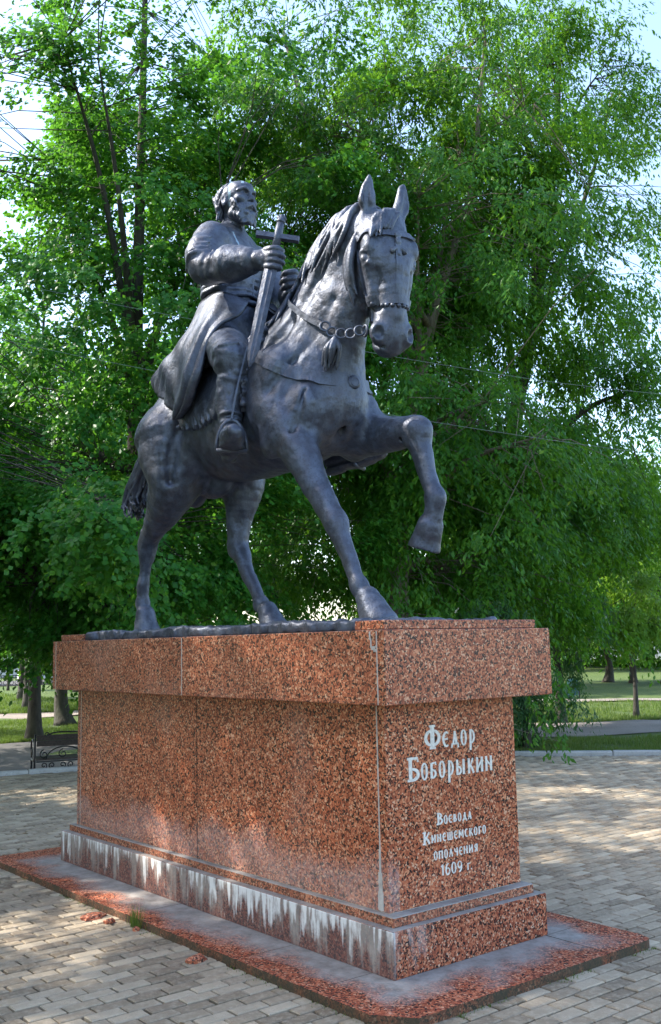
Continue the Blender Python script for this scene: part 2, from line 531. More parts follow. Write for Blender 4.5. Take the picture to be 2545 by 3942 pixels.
# grass and terrain
M_GRASS, nt, b = new_mat('lawn_soil')
v = coords(nt); n1 = noise(nt, v, 0.35, 5, 0.6); n2 = noise(nt, v, 6, 5, 0.7); n3 = noise(nt, v, 45, 3, 0.7)
c = ramp(nt, n1, [(0.3, (0.045, 0.085, 0.014)), (0.7, (0.080, 0.130, 0.020))])
c = mix(nt, ramp(nt, n2, [(0.40, 0.0), (0.7, 0.8)]), c, (0.11, 0.155, 0.03))
c = mix(nt, ramp(nt, n3, [(0.55, 0.0), (0.75, 0.6)]), c, (0.055, 0.045, 0.022))
L(nt, c, b.inputs['Base Color']); b.inputs['Roughness'].default_value = 0.95
bump(nt, b, n3, 0.9, 0.04)
ring = []
for i in range(len(PLAZA)):
    p0 = np.array(PLAZA[i]); p1 = np.array(PLAZA[(i + 1) % len(PLAZA)])
    k = max(2, int(np.linalg.norm(p1 - p0) / 0.8))
    ring += [p0 + (p1 - p0) * j / k for j in range(k)]
ring = np.array(ring); cen = np.array((1.5, 1.0))
dirs = ring - cen; rl = np.linalg.norm(dirs, axis=1, keepdims=True); dirs = dirs / rl
offs = [0.10, 0.5, 1, 1.7, 2.5, 3.5, 5, 7, 9, 12, 15, 19, 24, 30, 38, 48, 60, 80, 120, 200, 400, 900]
rows = []
for q in offs:
    P = ring + dirs * q
    h = ground_h(P[:, 0], P[:, 1]) + (0.03 * np.sin(P[:, 0] * 1.3) * np.cos(P[:, 1] * 1.1) if 1 < q < 60 else 0)
    rows.append(np.column_stack([P, h]))
R_, NR = len(rows), len(ring)
V = np.concatenate(rows); ii = np.arange(R_ * NR).reshape(R_, NR)
jn = np.roll(ii, -1, axis=1)
Fq = np.stack([ii[:-1], ii[1:], jn[1:], jn[:-1]], -1).reshape(-1, 4)
me = fast_mesh('lawn', V, Fq[:, ::-1])
import_n = me.polygons[0].normal.z
if import_n < 0: me.flip_normals()
me.shade_smooth()
lawn = link('lawn', me, M_GRASS); tag(lawn, 'green park lawn beyond the kerbs', kind='structure')

def path_strip(name, A, B, mat, label, lift=0.012, n=40, k=6):
    """A, B: near and far edge polylines (2 points each, extended both ways)"""
    A = np.array(A, float); B = np.array(B, float); V = []; F = []
    for i in range(n + 1):
        t = i / n
        a = A[0] + (A[1] - A[0]) * t; b2 = B[0] + (B[1] - B[0]) * t
        for j in range(k + 1):
            p2 = a + (b2 - a) * j / k
            wob = 0.10 * math.sin(i * 1.7) if j in (0, k) else 0
            p2 = p2 + (b2 - a) / np.linalg.norm(b2 - a) * wob
            V.append((p2[0], p2[1], float(ground_h(p2[0], p2[1])) + 0.03 * math.sin(p2[0] * 1.3) * math.cos(p2[1] * 1.1) + lift))
    for i in range(n):
        for j in range(k):
            q = i * (k + 1) + j; F.append((q, q + k + 1, q + k + 2, q + 1))
    o = MB().add(V, F); me = o.mesh(name)
    if me.polygons[0].normal.z < 0: me.flip_normals()
    return tag(link(name, me, mat), label, kind='structure')
M_PATH, nt, b = new_mat('gravel_path')
v = coords(nt); n1 = noise(nt, v, 0.9, 5); n2 = noise(nt, v, 30, 4, 0.7)
c = ramp(nt, n1, [(0.3, (0.20, 0.165, 0.14)), (0.7, (0.33, 0.28, 0.245))]); c = mix(nt, ramp(nt, n2, [(0.45, 0), (0.7, 0.6)]), c, (0.13, 0.10, 0.085))
L(nt, c, b.inputs['Base Color']); b.inputs['Roughness'].default_value = 0.95; bump(nt, b, n2, 0.6, 0.02)
M_ASPH, nt, b = new_mat('worn_asphalt')
v = coords(nt); n1 = noise(nt, v, 0.7, 5); n2 = noise(nt, v, 50, 4, 0.7)
c = ramp(nt, n1, [(0.3, (0.055, 0.052, 0.050)), (0.7, (0.105, 0.098, 0.092))]); c = mix(nt, ramp(nt, n2, [(0.5, 0), (0.7, 0.5)]), c, (0.15, 0.14, 0.13))
L(nt, c, b.inputs['Base Color']); b.inputs['Roughness'].default_value = 0.9; bump(nt, b, n2, 0.5, 0.01)
dr = np.array((0.74, 0.67))
def ext(p, d, a0, a1): p = np.array(p, float); d = np.array(d, float); d /= np.linalg.norm(d); return [p + d * a0, p + d * a1]
path_strip('path', ext((-6.2, 10.7), (0.5, 0.87), -9, 30), ext((-7.93, 13.15), (0.5, 0.87), -9, 30), M_PATH, 'brown gravel path crossing the lawn behind the right kerb', 0.016)
path_strip('path', ext((-12.9, 18.9), (0.80, 0.60), -12, 40), ext((-13.8, 20.2), (0.80, 0.60), -12, 40), M_PATH, 'thin pale path across the lawn beyond the young trees', 0.016)
path_strip('path', ext((-27.6, 8.6), (0.10, 0.99), -30, 14), ext((-30.6, 9.8), (0.10, 0.99), -30, 14), M_PATH, 'sunlit pale path on the far left lawn', 0.016)
path_strip('asphalt_walk', ext((-8.1, 3.6), (0.28, 0.96), -16, 2.2), ext((-18.9, 6.2), (0.28, 0.96), -22, 3), M_ASPH, 'dark shaded asphalt walk behind the left kerb', 0.016, 40, 16)

# grass blades (nobody could count them)
M_BLADE, nt, b = new_mat('grass_blade')
at = N(nt, 'ShaderNodeAttribute', attribute_name='rnd')
c = ramp(nt, at.outputs['Fac'], [(0.0, (0.050, 0.095, 0.012)), (0.5, (0.085, 0.150, 0.018)), (0.85, (0.13, 0.19, 0.03)), (1.0, (0.17, 0.16, 0.06))])
L(nt, c, b.inputs['Base Color']); b.inputs['Roughness'].default_value = 0.6
tr = nt.nodes.new('ShaderNodeBsdfTranslucent'); L(nt, mix(nt, 0.6, c, (0.22, 0.34, 0.03)), tr.inputs['Color'])
ms = nt.nodes.new('ShaderNodeMixShader'); ms.inputs[0].default_value = 0.35
L(nt, b.outputs[0], ms.inputs[1]); L(nt, tr.outputs[0], ms.inputs[2]); L(nt, ms.outputs[0], nt.nodes['Material Output'].inputs['Surface'])
def blades(P, h, w, name, mat, rng):
    m = len(P); a = rng.uniform(0, 6.283, m); t = rng.uniform(0, 0.55, m); hh = h * rng.uniform(0.5, 1.3, m)
    ax = np.column_stack([np.cos(a), np.sin(a), np.zeros(m)]); ln = np.column_stack([-np.sin(a) * t, np.cos(a) * t, np.ones(m)])
    V = np.stack([P - ax * w * 0.5, P + ax * w * 0.5, P + ln * hh[:, None]], 1).reshape(-1, 3)
    me = fast_mesh(name, V, np.arange(3 * m).reshape(-1, 3))
    at = me.attributes.new('rnd', 'FLOAT', 'POINT'); at.data.foreach_set('value', np.repeat(rng.random(m), 3).astype(np.float32))
    return link(name, me, mat)
def lawn_patch(n, p0, p1, dep, h, w, name, label):
    """blades between the line p0-p1 and the same line pushed outward by dep, denser near the line"""
    p0 = np.array(p0); p1 = np.array(p1); t = RNG.random(n); q = RNG.random(n) ** 1.8 * dep
    d = (p1 - p0) / np.linalg.norm(p1 - p0); nn = np.array((-d[1], d[0]))
    if nn @ (p0 + p1) < 0: nn = -nn
    P = p0 + (p1 - p0) * t[:, None] + nn * q[:, None]
    clump = np.sin(P[:, 0] * 3.1 + 2 * np.sin(P[:, 1] * 2.3)) + np.sin(P[:, 1] * 4.7 + P[:, 0])
    P = P[clump > -0.9 + RNG.uniform(-0.8, 0.3, len(P))]
    Z = ground_h(P[:, 0], P[:, 1]) + 0.03 * np.sin(P[:, 0] * 1.3) * np.cos(P[:, 1] * 1.1)
    o = blades(np.column_stack([P, Z]), h, w, name, M_BLADE, RNG)
    return tag(o, label, 'grass', kind='stuff')
lawn_patch(60000, (-6.6, 6.5), (4.5, 16.5), 2.6, 0.085, 0.010, 'grass_blades', 'rough grass just behind the right kerb')
lawn_patch(60000, (-11.5, 10.8), (3.0, 23.0), 7.0, 0.09, 0.014, 'grass_blades', 'mown grass between the two right-hand paths')
lawn_patch(60000, (-19.2, 1.0), (-18.2, 9.0), 8.5, 0.09, 0.016, 'grass_blades', 'grass round the left tree trunks')
lawn_patch(50000, (-31.0, 3.0), (-30.0, 15.0), 28.0, 0.12, 0.030, 'grass_blades', 'bright sunlit grass on the far left lawn')

print('setting', round(time.time() - T0, 1))
# ------------------------------------------------------------------ red granite pedestal
def granite(name, polish=0.38, dull=0.0, lime=None, dust=None, haze=None, tint=(1, 1, 1)):
    m, nt, b = new_mat(name)
    geo = nt.nodes.new('ShaderNodeNewGeometry'); P = geo.outputs['Position']
    wob = nt.nodes.new('ShaderNodeTexNoise'); wob.inputs['Scale'].default_value = 55; wob.inputs['Detail'].default_value = 2; L(nt, P, wob.inputs['Vector'])
    vm = nt.nodes.new('ShaderNodeVectorMath'); vm.operation = 'MULTIPLY_ADD'; L(nt, wob.outputs['Color'], vm.inputs[0])
    vm.inputs[1].default_value = (0.022, 0.022, 0.022); L(nt, P, vm.inputs[2])
    vo = nt.nodes.new('ShaderNodeTexVoronoi'); vo.inputs['Scale'].default_value = 105; L(nt, vm.outputs[0], vo.inputs['Vector'])
    sep = nt.nodes.new('ShaderNodeSeparateColor'); L(nt, vo.outputs['Color'], sep.inputs[0])
    T = lambda c: (c[0] * tint[0], c[1] * tint[1], c[2] * tint[2])
    c = ramp(nt, sep.outputs[0], [(0.0, T((0.012, 0.008, 0.008))), (0.17, T((0.075, 0.028, 0.018))), (0.27, T((0.27, 0.070, 0.034))), (0.45, T((0.42, 0.120, 0.055))),
                                  (0.64, T((0.55, 0.190, 0.090))), (0.82, T((0.66, 0.300, 0.160))), (0.93, T((0.72, 0.46, 0.30)))], 'CONSTANT')
    c = mix(nt, 1.0, c, ramp(nt, rand_obj(nt), [(0.0, (0.84, 0.80, 0.80)), (0.5, (1.0, 0.95, 0.92)), (1.0, (1.0, 1.0, 1.0))]), 'MULTIPLY')
    big = noise(nt, P, 2.4, 4, 0.6)
    c = mix(nt, ramp(nt, big, [(0.3, 0.0), (0.7, 0.5)]), c, mix(nt, 1.0, c, (0.72, 0.60, 0.55), 'MULTIPLY'))
    fine = noise(nt, P, 190, 3, 0.7)
    c = mix(nt, ramp(nt, fine, [(0.57, 0.0), (0.74, 0.42)]), c, (0.07, 0.03, 0.022))
    sx = nt.nodes.new('ShaderNodeSeparateXYZ'); L(nt, P, sx.inputs[0]); X, Y, Z = sx.outputs
    rough = polish
    if dull:
        c = mix(nt, dull, c, (0.42, 0.26, 0.19))
    if haze:                          # whitish salt bloom low on the long side
        z0, z1 = haze
        edge = mth(nt, 'ADD', Z, mth(nt, 'MULTIPLY', mth(nt, 'SUBTRACT', noise(nt, P, 2.2, 4), 0.5), -0.55))
        f = mth(nt, 'MULTIPLY', mth(nt, 'SMOOTH_MIN', 1.0, 1.0), 1.0)
        up = nt.nodes.new('ShaderNodeMapRange'); up.interpolation_type = 'SMOOTHSTEP'; L(nt, edge, up.inputs[0])
        up.inputs[1].default_value = z1; up.inputs[2].default_value = z0; up.inputs[3].default_value = 0.0; up.inputs[4].default_value = 1.0
        lo = nt.nodes.new('ShaderNodeMapRange'); lo.interpolation_type = 'SMOOTHSTEP'; L(nt, edge, lo.inputs[0])
        lo.inputs[1].default_value = z0 - 0.28; lo.inputs[2].default_value = z0 + 0.02; lo.inputs[3].default_value = 0.25; lo.inputs[4].default_value = 1.0
        f = mth(nt, 'MULTIPLY', mth(nt, 'MULTIPLY', up.outputs[0], lo.outputs[0]), ramp(nt, noise(nt, P, 38, 4, 0.75), [(0.35, 0.12), (0.7, 0.85)]))
        side = mth(nt, 'LESS_THAN', Y, -0.45)
        c = mix(nt, mth(nt, 'MULTIPLY', f, mth(nt, 'MULTIPLY_ADD', side, 0.62) if False else mth(nt, 'ADD', mth(nt, 'MULTIPLY', side, 0.55), 0.07)), c, (0.50, 0.43, 0.43))
        # broad pale bloom in the middle of the panels
        f2 = ramp(nt, noise(nt, P, 1.5, 3, 0.55), [(0.52, 0.0), (0.72, 0.55)])
        c = mix(nt, mth(nt, 'MULTIPLY', f2, mth(nt, 'MULTIPLY', side, 0.45)), c, (0.46, 0.31, 0.25))
    if lime:                          # lime streaks running down
        mp = nt.nodes.new('ShaderNodeMapping'); mp.inputs['Scale'].default_value = (6.0, 4.0, 0.9); L(nt, P, mp.inputs['Vector'])
        st = noise(nt, mp.outputs[0], 2.2, 4, 0.55); st2 = noise(nt, mp.outputs[0], 4.6, 3, 0.5)
        pt = noise(nt, P, 1.7, 3, 0.5)
        st2 = mth(nt, 'ADD', st2, mth(nt, 'MULTIPLY', mth(nt, 'SUBTRACT', pt, 0.5), 0.5))
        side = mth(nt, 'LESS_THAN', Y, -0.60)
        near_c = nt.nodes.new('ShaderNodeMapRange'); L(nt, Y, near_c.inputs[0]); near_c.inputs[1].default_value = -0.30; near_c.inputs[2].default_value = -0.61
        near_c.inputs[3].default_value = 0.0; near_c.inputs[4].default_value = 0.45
        cov = mth(nt, 'MAXIMUM', side, near_c.outputs[0])
        hz = nt.nodes.new('ShaderNodeMapRange'); L(nt, Z, hz.inputs[0]); hz.inputs[1].default_value = 0.0; hz.inputs[2].default_value = 0.24; hz.inputs[3].default_value = -0.15; hz.inputs[4].default_value = 0.13
        rg = mth(nt, 'MULTIPLY', mth(nt, 'SUBTRACT', noise(nt, P, 45, 4, 0.7), 0.5), 0.16)
        s1 = ramp(nt, mth(nt, 'ADD', mth(nt, 'ADD', st, hz.outputs[0]), rg), [(0.40, 0.0), (0.60, 0.72)]); s2 = ramp(nt, mth(nt, 'ADD', mth(nt, 'ADD', st2, hz.outputs[0]), rg), [(0.54, 0.0), (0.70, 0.95)])
        drt = ramp(nt, noise(nt, P, 5, 4), [(0.3, (0.22, 0.205, 0.19)), (0.7, (0.44, 0.42, 0.38))])
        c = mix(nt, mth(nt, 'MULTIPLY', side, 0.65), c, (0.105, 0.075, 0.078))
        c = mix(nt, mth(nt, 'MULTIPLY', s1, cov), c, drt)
        c = mix(nt, mth(nt, 'MULTIPLY', s2, cov), c, (0.74, 0.75, 0.74))
        rough = 0.8
    if dust:                          # grey dust on the ledges and round the foot of the base
        ax_, ay_, w = dust
        dx = mth(nt, 'SUBTRACT', mth(nt, 'ABSOLUTE', X), ax_); dy = mth(nt, 'SUBTRACT', mth(nt, 'ABSOLUTE', Y), ay_)
        dd = mth(nt, 'MAXIMUM', dx, dy)
        dd = mth(nt, 'ADD', dd, mth(nt, 'MULTIPLY', mth(nt, 'SUBTRACT', noise(nt, P, 1.9, 4, 0.6), 0.5), 0.75))
        f = ramp(nt, mth(nt, 'DIVIDE', dd, w), [(0.35, 1.0), (0.95, 0.0)])
        nr = nt.nodes.new('ShaderNodeSeparateXYZ'); L(nt, geo.outputs['Normal'], nr.inputs[0])
        f = mth(nt, 'MULTIPLY', f, mth(nt, 'GREATER_THAN', nr.outputs[2], 0.5))
        dc = ramp(nt, noise(nt, P, 9, 5, 0.7), [(0.3, (0.20, 0.185, 0.165)), (0.7, (0.40, 0.38, 0.35))])
        c = mix(nt, mth(nt, 'MULTIPLY', f, 0.93), c, dc)
        rough = 0.75
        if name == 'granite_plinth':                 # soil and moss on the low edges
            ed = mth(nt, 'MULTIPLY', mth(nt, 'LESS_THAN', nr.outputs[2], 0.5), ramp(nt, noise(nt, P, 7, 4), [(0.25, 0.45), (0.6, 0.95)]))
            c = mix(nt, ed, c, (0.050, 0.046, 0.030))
    L(nt, c, b.inputs['Base Color']); b.inputs['Roughness'].default_value = rough
    b.inputs['Specular IOR Level'].default_value = 0.28
    bump(nt, b, noise(nt, P, 160, 3), 0.08, 0.002)
    return m
G_CAP = granite('granite_cornice', 0.42, 0.06, haze=(0.9, 1.0))
G_SHAFT = granite('granite_shaft', 0.34, 0.0, haze=(0.40, 0.62))
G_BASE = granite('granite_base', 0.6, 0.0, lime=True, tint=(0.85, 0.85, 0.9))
G_STEP = granite('granite_step', 0.7, 0.16, dust=(2.0, 0.55, 0.6), tint=(0.8, 0.78, 0.8))
G_PLINTH = granite('granite_plinth', 0.7, 0.0, dust=(2.06, 0.614, 0.34), tint=(0.95, 0.86, 0.85))
M_MORTAR, nt, b = new_mat('pale_mortar')
v = coords(nt); n1 = noise(nt, v, 20, 4)
L(nt, ramp(nt, n1, [(0.3, (0.36, 0.34, 0.31)), (0.7, (0.58, 0.56, 0.52))]), b.inputs['Base Color']); b.inputs['Roughness'].default_value = 0.95
M_DARK, nt, b = new_mat('dark_gap'); b.inputs['Base Color'].default_value = (0.03, 0.025, 0.02, 1); b.inputs['Roughness'].default_value = 1.0

PED = empty('pedestal', (0, 0, 0)); tag(PED, 'red granite pedestal with wide cornice and inscribed front', 'pedestal')
def blk(name, lo, hi, mat, parent=PED, bev=0.004):
    return MB().box(lo, hi, bev).build(name, mat, parent)
Z1, Z2, ZB, ZT, ZC = 0.2927, 0.2393, 1.405, 1.8046, 1.858
SX, SY = 1.940, 0.530
# mortar cores behind the cladding (recessed, show only in the joints)
blk('core', (-SX + 0.004, -SY + 0.004, 0.02), (SX - 0.004, SY - 0.004, ZB + 0.05), M_MORTAR, bev=0)
blk('core', (-2.1225, -0.676, ZB + 0.008), (2.1225, 0.676, ZT - 0.004), M_MORTAR, bev=0)
# shaft panels
T = 0.06; g = 0.0035
blk('shaft_panel', (SX - T, -SY, Z1 + 0.002), (SX, SY, ZB - 0.002), G_SHAFT)
blk('shaft_panel', (-SX, -SY, Z1 + 0.002), (-SX + T, SY, ZB - 0.002), G_SHAFT)
for sy in (-1, 1):
    y0, y1 = sorted((sy * SY, sy * (SY - 0.03)))
    blk('shaft_panel', (-SX + T + g, y0, Z1 + 0.002), (-0.024 - g * 0.6, y1, ZB - 0.002), G_SHAFT)
    blk('shaft_panel', (-0.024 + g * 0.6, y0, Z1 + 0.002), (SX - T - g, y1, ZB - 0.002), G_SHAFT)
# cornice panels
CX, CY = 2.1265, 0.680
blk('cornice_panel', (CX - T, -CY, ZB), (CX, CY, ZT), G_CAP)
blk('cornice_panel', (-CX, -CY, ZB), (-CX + T, CY, ZT), G_CAP)
for sy in (-1, 1):
    y0, y1 = sorted((sy * CY, sy * (CY - 0.05)))
    blk('cornice_panel', (-CX + T + g, y0, ZB), (0.025 - g * 0.6, y1, ZT), G_CAP)
    blk('cornice_panel', (0.025 + g * 0.6, y0, ZB), (CX - T - g, y1, ZT), G_CAP)
blk('cornice_soffit', (-CX + 0.012, -CY + 0.012, ZB - 0.0015), (CX - 0.012, CY - 0.012, ZB + 0.006), G_CAP, bev=0)
# top course: front and back slabs that frame the bronze plate
blk('top_slab', (1.818, -0.622, ZT + 0.003), (2.062, 0.628, ZC), G_CAP)
blk('top_slab', (-2.09, -0.622, ZT + 0.003), (-1.915, 0.628, ZC), G_CAP)
blk('top_slab', (-1.911, -0.622, ZT + 0.003), (-1.645, 0.628, ZC), G_CAP)
for x in (0.025, CX - T - g * 0.5, -CX + T + g * 0.5):
    for sy in (-1, 1):
        y0, y1 = sorted((sy * (CY - 0.01), sy * (CY + 0.0006))); blk('joint', (x - 0.0045, y0, ZB + 0.002), (x + 0.0045, y1, ZT - 0.006), M_MORTAR, bev=0)
for x in (SX - T - g * 0.5, -SX + T + g * 0.5):
    blk('joint', (x - 0.004, -SY - 0.0006, Z1 + 0.004), (x + 0.004, -SY + 0.01, ZB - 0.004), M_MORTAR, bev=0)
blk('joint', (-0.024 - 0.003, -SY - 0.0004, Z1 + 0.004), (-0.024 + 0.003, -SY + 0.01, ZB - 0.004), M_DARK, bev=0)
# chipped corner patch of mortar on the cornice
mb = MB()
for (x, z, w, h) in ((2.012, 1.775, 0.010, 0.045), (2.020, 1.735, 0.009, 0.05), (2.036, 1.708, 0.030, 0.020), (2.050, 1.696, 0.020, 0.016), (2.052, 1.714, 0.026, 0.006)):
    mb.box((x - w / 2, -CY - 0.0025 - 0.0003 * z, z - h / 2), (x + w / 2, -CY + 0.002, z + h / 2))
mb.build('mortar_patch', M_MORTAR, PED)
# steps of the base
blk('base_step', (-2.009, -0.563, Z2), (2.009, 0.563, Z1), G_STEP)
BXH, BYH = 2.060, 0.614
blk('base_block', (BXH - T, -BYH, 0.0), (BXH, BYH, Z2 - 0.001), G_BASE)
blk('base_block', (-BXH, -BYH, 0.0), (-BXH + T, BYH, Z2 - 0.001), G_BASE)
for sy in (-1, 1):
    y0, y1 = sorted((sy * BYH, sy * (BYH - 0.2)))
    blk('base_block', (-BXH + T + 0.002, y0, 0.0), (-0.03, y1, Z2 - 0.001), G_BASE)
    blk('base_block', (-0.028, y0, 0.0), (BXH - T - 0.002, y1, Z2 - 0.001), G_BASE)
blk('base_ledge', (-BXH + 0.003, -BYH + 0.003, Z2 - 0.004), (BXH - 0.003, BYH - 0.003, Z2 + 0.0015), G_STEP, bev=0.001)
# runs of white mortar down the near corner
mb = MB()
for (z0, z1, w) in ((0.30, 0.62, 0.016), (0.34, 0.50, 0.030), (0.302, 0.40, 0.042), (0.62, 1.39, 0.006)):
    mb.box((SX - T - 0.004 - w / 2, -SY - 0.0012 - w * 0.05, z0), (SX - T - 0.004 + w / 2, -SY + 0.002, z1))
mb.build('mortar_run', M_MORTAR, PED)
# plinth slabs
def pl(poly): return MB().prism(poly, GZ - 0.03, 0.0).build('plinth_slab', G_PLINTH, PED)
pl([(2.062, 0.603), (2.062, PL_Y), (2.42, PL_Y), (PL_X - 0.02, 0.985), (PL_X, 0.93), (PL_X, 0.585)])
pl([(1.882, -BYH + 0.05), (1.882, -PL_Y), (2.33, -PL_Y), (PL_X, -0.88), (PL_X, 0.580), (2.0, 0.596), (2.0, -0.5)])
for a, b2 in ((1.19, 1.878), (-0.10, 1.186), (-1.42, -0.104), (-2.6, -1.424)):
    pl([(a, -PL_Y), (b2, -PL_Y), (b2, -BYH + 0.05), (a, -BYH + 0.05)])
    pl([(a, BYH - 0.05), (b2 if b2 < 1.8 else 2.058, BYH - 0.05), (b2 if b2 < 1.8 else 2.058, PL_Y), (a, PL_Y)])
pl([(-2.6, -BYH + 0.053), (-2.0, -BYH + 0.053), (-2.0, BYH - 0.053), (-2.6, BYH - 0.053)])

# ------------------------------------------------------------------ the inscription, cut letter by letter
M_LETTER, nt, b = new_mat('pale_letter_paint')
v = coords(nt); n1 = noise(nt, v, 60, 4)
L(nt, ramp(nt, n1, [(0.3, (0.55, 0.52, 0.46)), (0.65, (0.80, 0.78, 0.72))]), b.inputs['Base Color']); b.inputs['Roughness'].default_value = 0.6
def arc(cx, cy, rx, ry, a0, a1, n=9): return [(cx + rx * math.cos(math.radians(a0 + (a1 - a0) * i / (n - 1))), cy + ry * math.sin(math.radians(a0 + (a1 - a0) * i / (n - 1)))) for i in range(n)]
def lens(cx, w, h0, h1): # pointed oval, as two thick bows
    m = (h0 + h1) / 2; hh = (h1 - h0) / 2
    l = [(cx - w * math.cos(math.asin(t)) ** 1.0, m + hh * t) for t in np.linspace(-0.995, 0.995, 9)]
    r = [(cx + w * math.cos(math.asin(t)) ** 1.0, m + hh * t) for t in np.linspace(-0.995, 0.995, 9)]
    return [(l, 0.15), (r, 0.15)]
K, t_ = 0.16, 0.09
GL = {  # strokes on a unit em: x 0..w, y 0..1 (small letters 0..1 as well)
 'Ф': (0.86, [([(0.43, -0.02), (0.43, 1.02)], 0.20), (arc(0.43, 0.46, 0.36, 0.34, 100, 260), 0.15), (arc(0.43, 0.46, 0.36, 0.34, 80, -80), 0.15), ([(0.27, 1.0), (0.59, 1.0)], 0.08), ([(0.27, 0.0), (0.59, 0.0)], 0.08)]),
 'Б': (0.60, [([(0.16, 0), (0.16, 1)], K), ([(0.0, 0.97), (0.54, 0.97), (0.55, 0.80)], t_), (arc(0.2, 0.27, 0.36, 0.25, 88, -88), K * 0.9), ([(0.0, 0.03), (0.24, 0.03)], t_)]),
 'В': (0.60, [([(0.18, 0), (0.18, 1)], K), (arc(0.2, 0.75, 0.26, 0.21, 90, -90), 0.13), (arc(0.2, 0.28, 0.34, 0.25, 90, -90), 0.14), ([(0.0, 0.03), (0.24, 0.03)], t_), ([(0.05, 0.97), (0.24, 0.97)], t_)]),
 'К': (0.70, [([(0.18, 0), (0.18, 1)], K), ([(0.20, 0.45), (0.40, 0.62), (0.60, 0.98)], 0.10), ([(0.28, 0.52), (0.46, 0.34), (0.62, 0.0)], K), ([(0.0, 0.97), (0.30, 0.97)], t_), ([(0.0, 0.03), (0.30, 0.03)], t_)]),
 'о': (0.52, lens(0.26, 0.18, -0.04, 1.04)),
 'є': (0.52, [(arc(0.34, 0.5, 0.26, 0.48, 60, 300), K), ([(0.12, 0.50), (0.44, 0.52)], t_)]),
 'д': (0.66, [([(0.20, 0.12), (0.34, 1.0)], 0.11), ([(0.34, 1.0), (0.46, 0.12)], K), ([(0.06, 0.13), (0.62, 0.13)], t_), ([(0.10, 0.13), (0.05, -0.14)], 0.11), ([(0.57, 0.13), (0.60, -0.14)], 0.11)]),
 'р': (0.54, [([(0.14, -0.42), (0.17, 1.02)], K), (arc(0.2, 0.52, 0.25, 0.45, 88, -88), 0.14)]),
 'б': (0.54, [([(0.14, 0), (0.14, 0.98)], K), ([(0.14, 0.95), (0.48, 1.0), (0.48, 0.84)], t_), (arc(0.16, 0.28, 0.29, 0.26, 88, -88), 0.14)]),
 'ы': (0.80, [([(0.12, 0), (0.12, 1)], K), (arc(0.14, 0.28, 0.28, 0.26, 88, -88), 0.13), ([(0.64, 0), (0.64, 1)], K)]),
 'к': (0.56, [([(0.12, 0), (0.12, 1)], K), ([(0.14, 0.45), (0.30, 0.62), (0.46, 0.98)], 0.10), ([(0.22, 0.52), (0.36, 0.34), (0.50, 0.0)], 0.14)]),
 'и': (0.62, [([(0.10, 0), (0.10, 1)], K), ([(0.50, 0), (0.50, 1)], K), ([(0.14, 0.24), (0.46, 0.78)], 0.10)]),
 'н': (0.62, [([(0.10, 0), (0.10, 1)], K), ([(0.50, 0), (0.50, 1)], K), ([(0.14, 0.70), (0.46, 0.34)], 0.10)]),
 'в': (0.50, [([(0.12, 0), (0.12, 1)], K), (arc(0.14, 0.75, 0.22, 0.21, 90, -90), 0.12), (arc(0.14, 0.27, 0.27, 0.24, 90, -90), 0.13)]),
 'а': (0.54, [([(0.08, 0.0), (0.26, 1.0)], 0.10), ([(0.26, 1.0), (0.46, 0.0)], K), ([(0.14, 0.30), (0.40, 0.34)], t_)]),
 'ш': (0.80, [([(0.10, 0), (0.10, 1)], 0.14), ([(0.38, 0), (0.38, 1)], 0.14), ([(0.66, 0), (0.66, 1)], 0.14), ([(0.06, 0.04), (0.70, 0.04)], t_)]),
 'м': (0.74, [([(0.10, 0), (0.10, 1)], 0.14), ([(0.62, 0), (0.62, 1)], 0.14), ([(0.12, 0.98), (0.36, 0.25)], 0.13), ([(0.36, 0.25), (0.60, 0.98)], 0.09)]),
 'с': (0.48, [(arc(0.32, 0.5, 0.24, 0.48, 62, 298), K)]),
 'г': (0.46, [([(0.12, 0), (0.12, 1)], K), ([(0.12, 0.95), (0.42, 0.97), (0.42, 0.80)], t_)]),
 'п': (0.62, [([(0.10, 0), (0.10, 1)], K), ([(0.50, 0), (0.50, 1)], K), ([(0.04, 0.95), (0.56, 0.95)], t_)]),
 'л': (0.58, [([(0.08, 0.0), (0.28, 1.0)], 0.10), ([(0.28, 1.0), (0.50, 0.0)], K)]),
 'ч': (0.56, [([(0.46, -0.02), (0.46, 1)], K), (arc(0.28, 0.98, 0.20, 0.48, 180, 300), 0.13)]),
 'я': (0.56, [([(0.44, 0), (0.44, 1)], K), (arc(0.42, 0.70, 0.30, 0.27, 90, 270), 0.13), ([(0.34, 0.44), (0.10, 0.0)], 0.13)]),
 '1': (0.36, [([(0.22, 0), (0.22, 1)], K), ([(0.04, 0.80), (0.22, 0.98)], t_)]),
 '6': (0.58, [(arc(0.30, 0.30, 0.20, 0.30, 90, 450, 17), 0.13), (arc(0.44, 0.42, 0.36, 0.58, 95, 190), 0.13)]),
 '0': (0.58, lens(0.29, 0.20, -0.02, 1.02)),
 '9': (0.58, [(arc(0.28, 0.68, 0.20, 0.30, 90, 450, 17), 0.13), (arc(0.14, 0.58, 0.36, 0.58, 5, -85), 0.13)]),
 '.': (0.24, [([(0.12, 0.0), (0.12, 0.16)], 0.16)]),
}
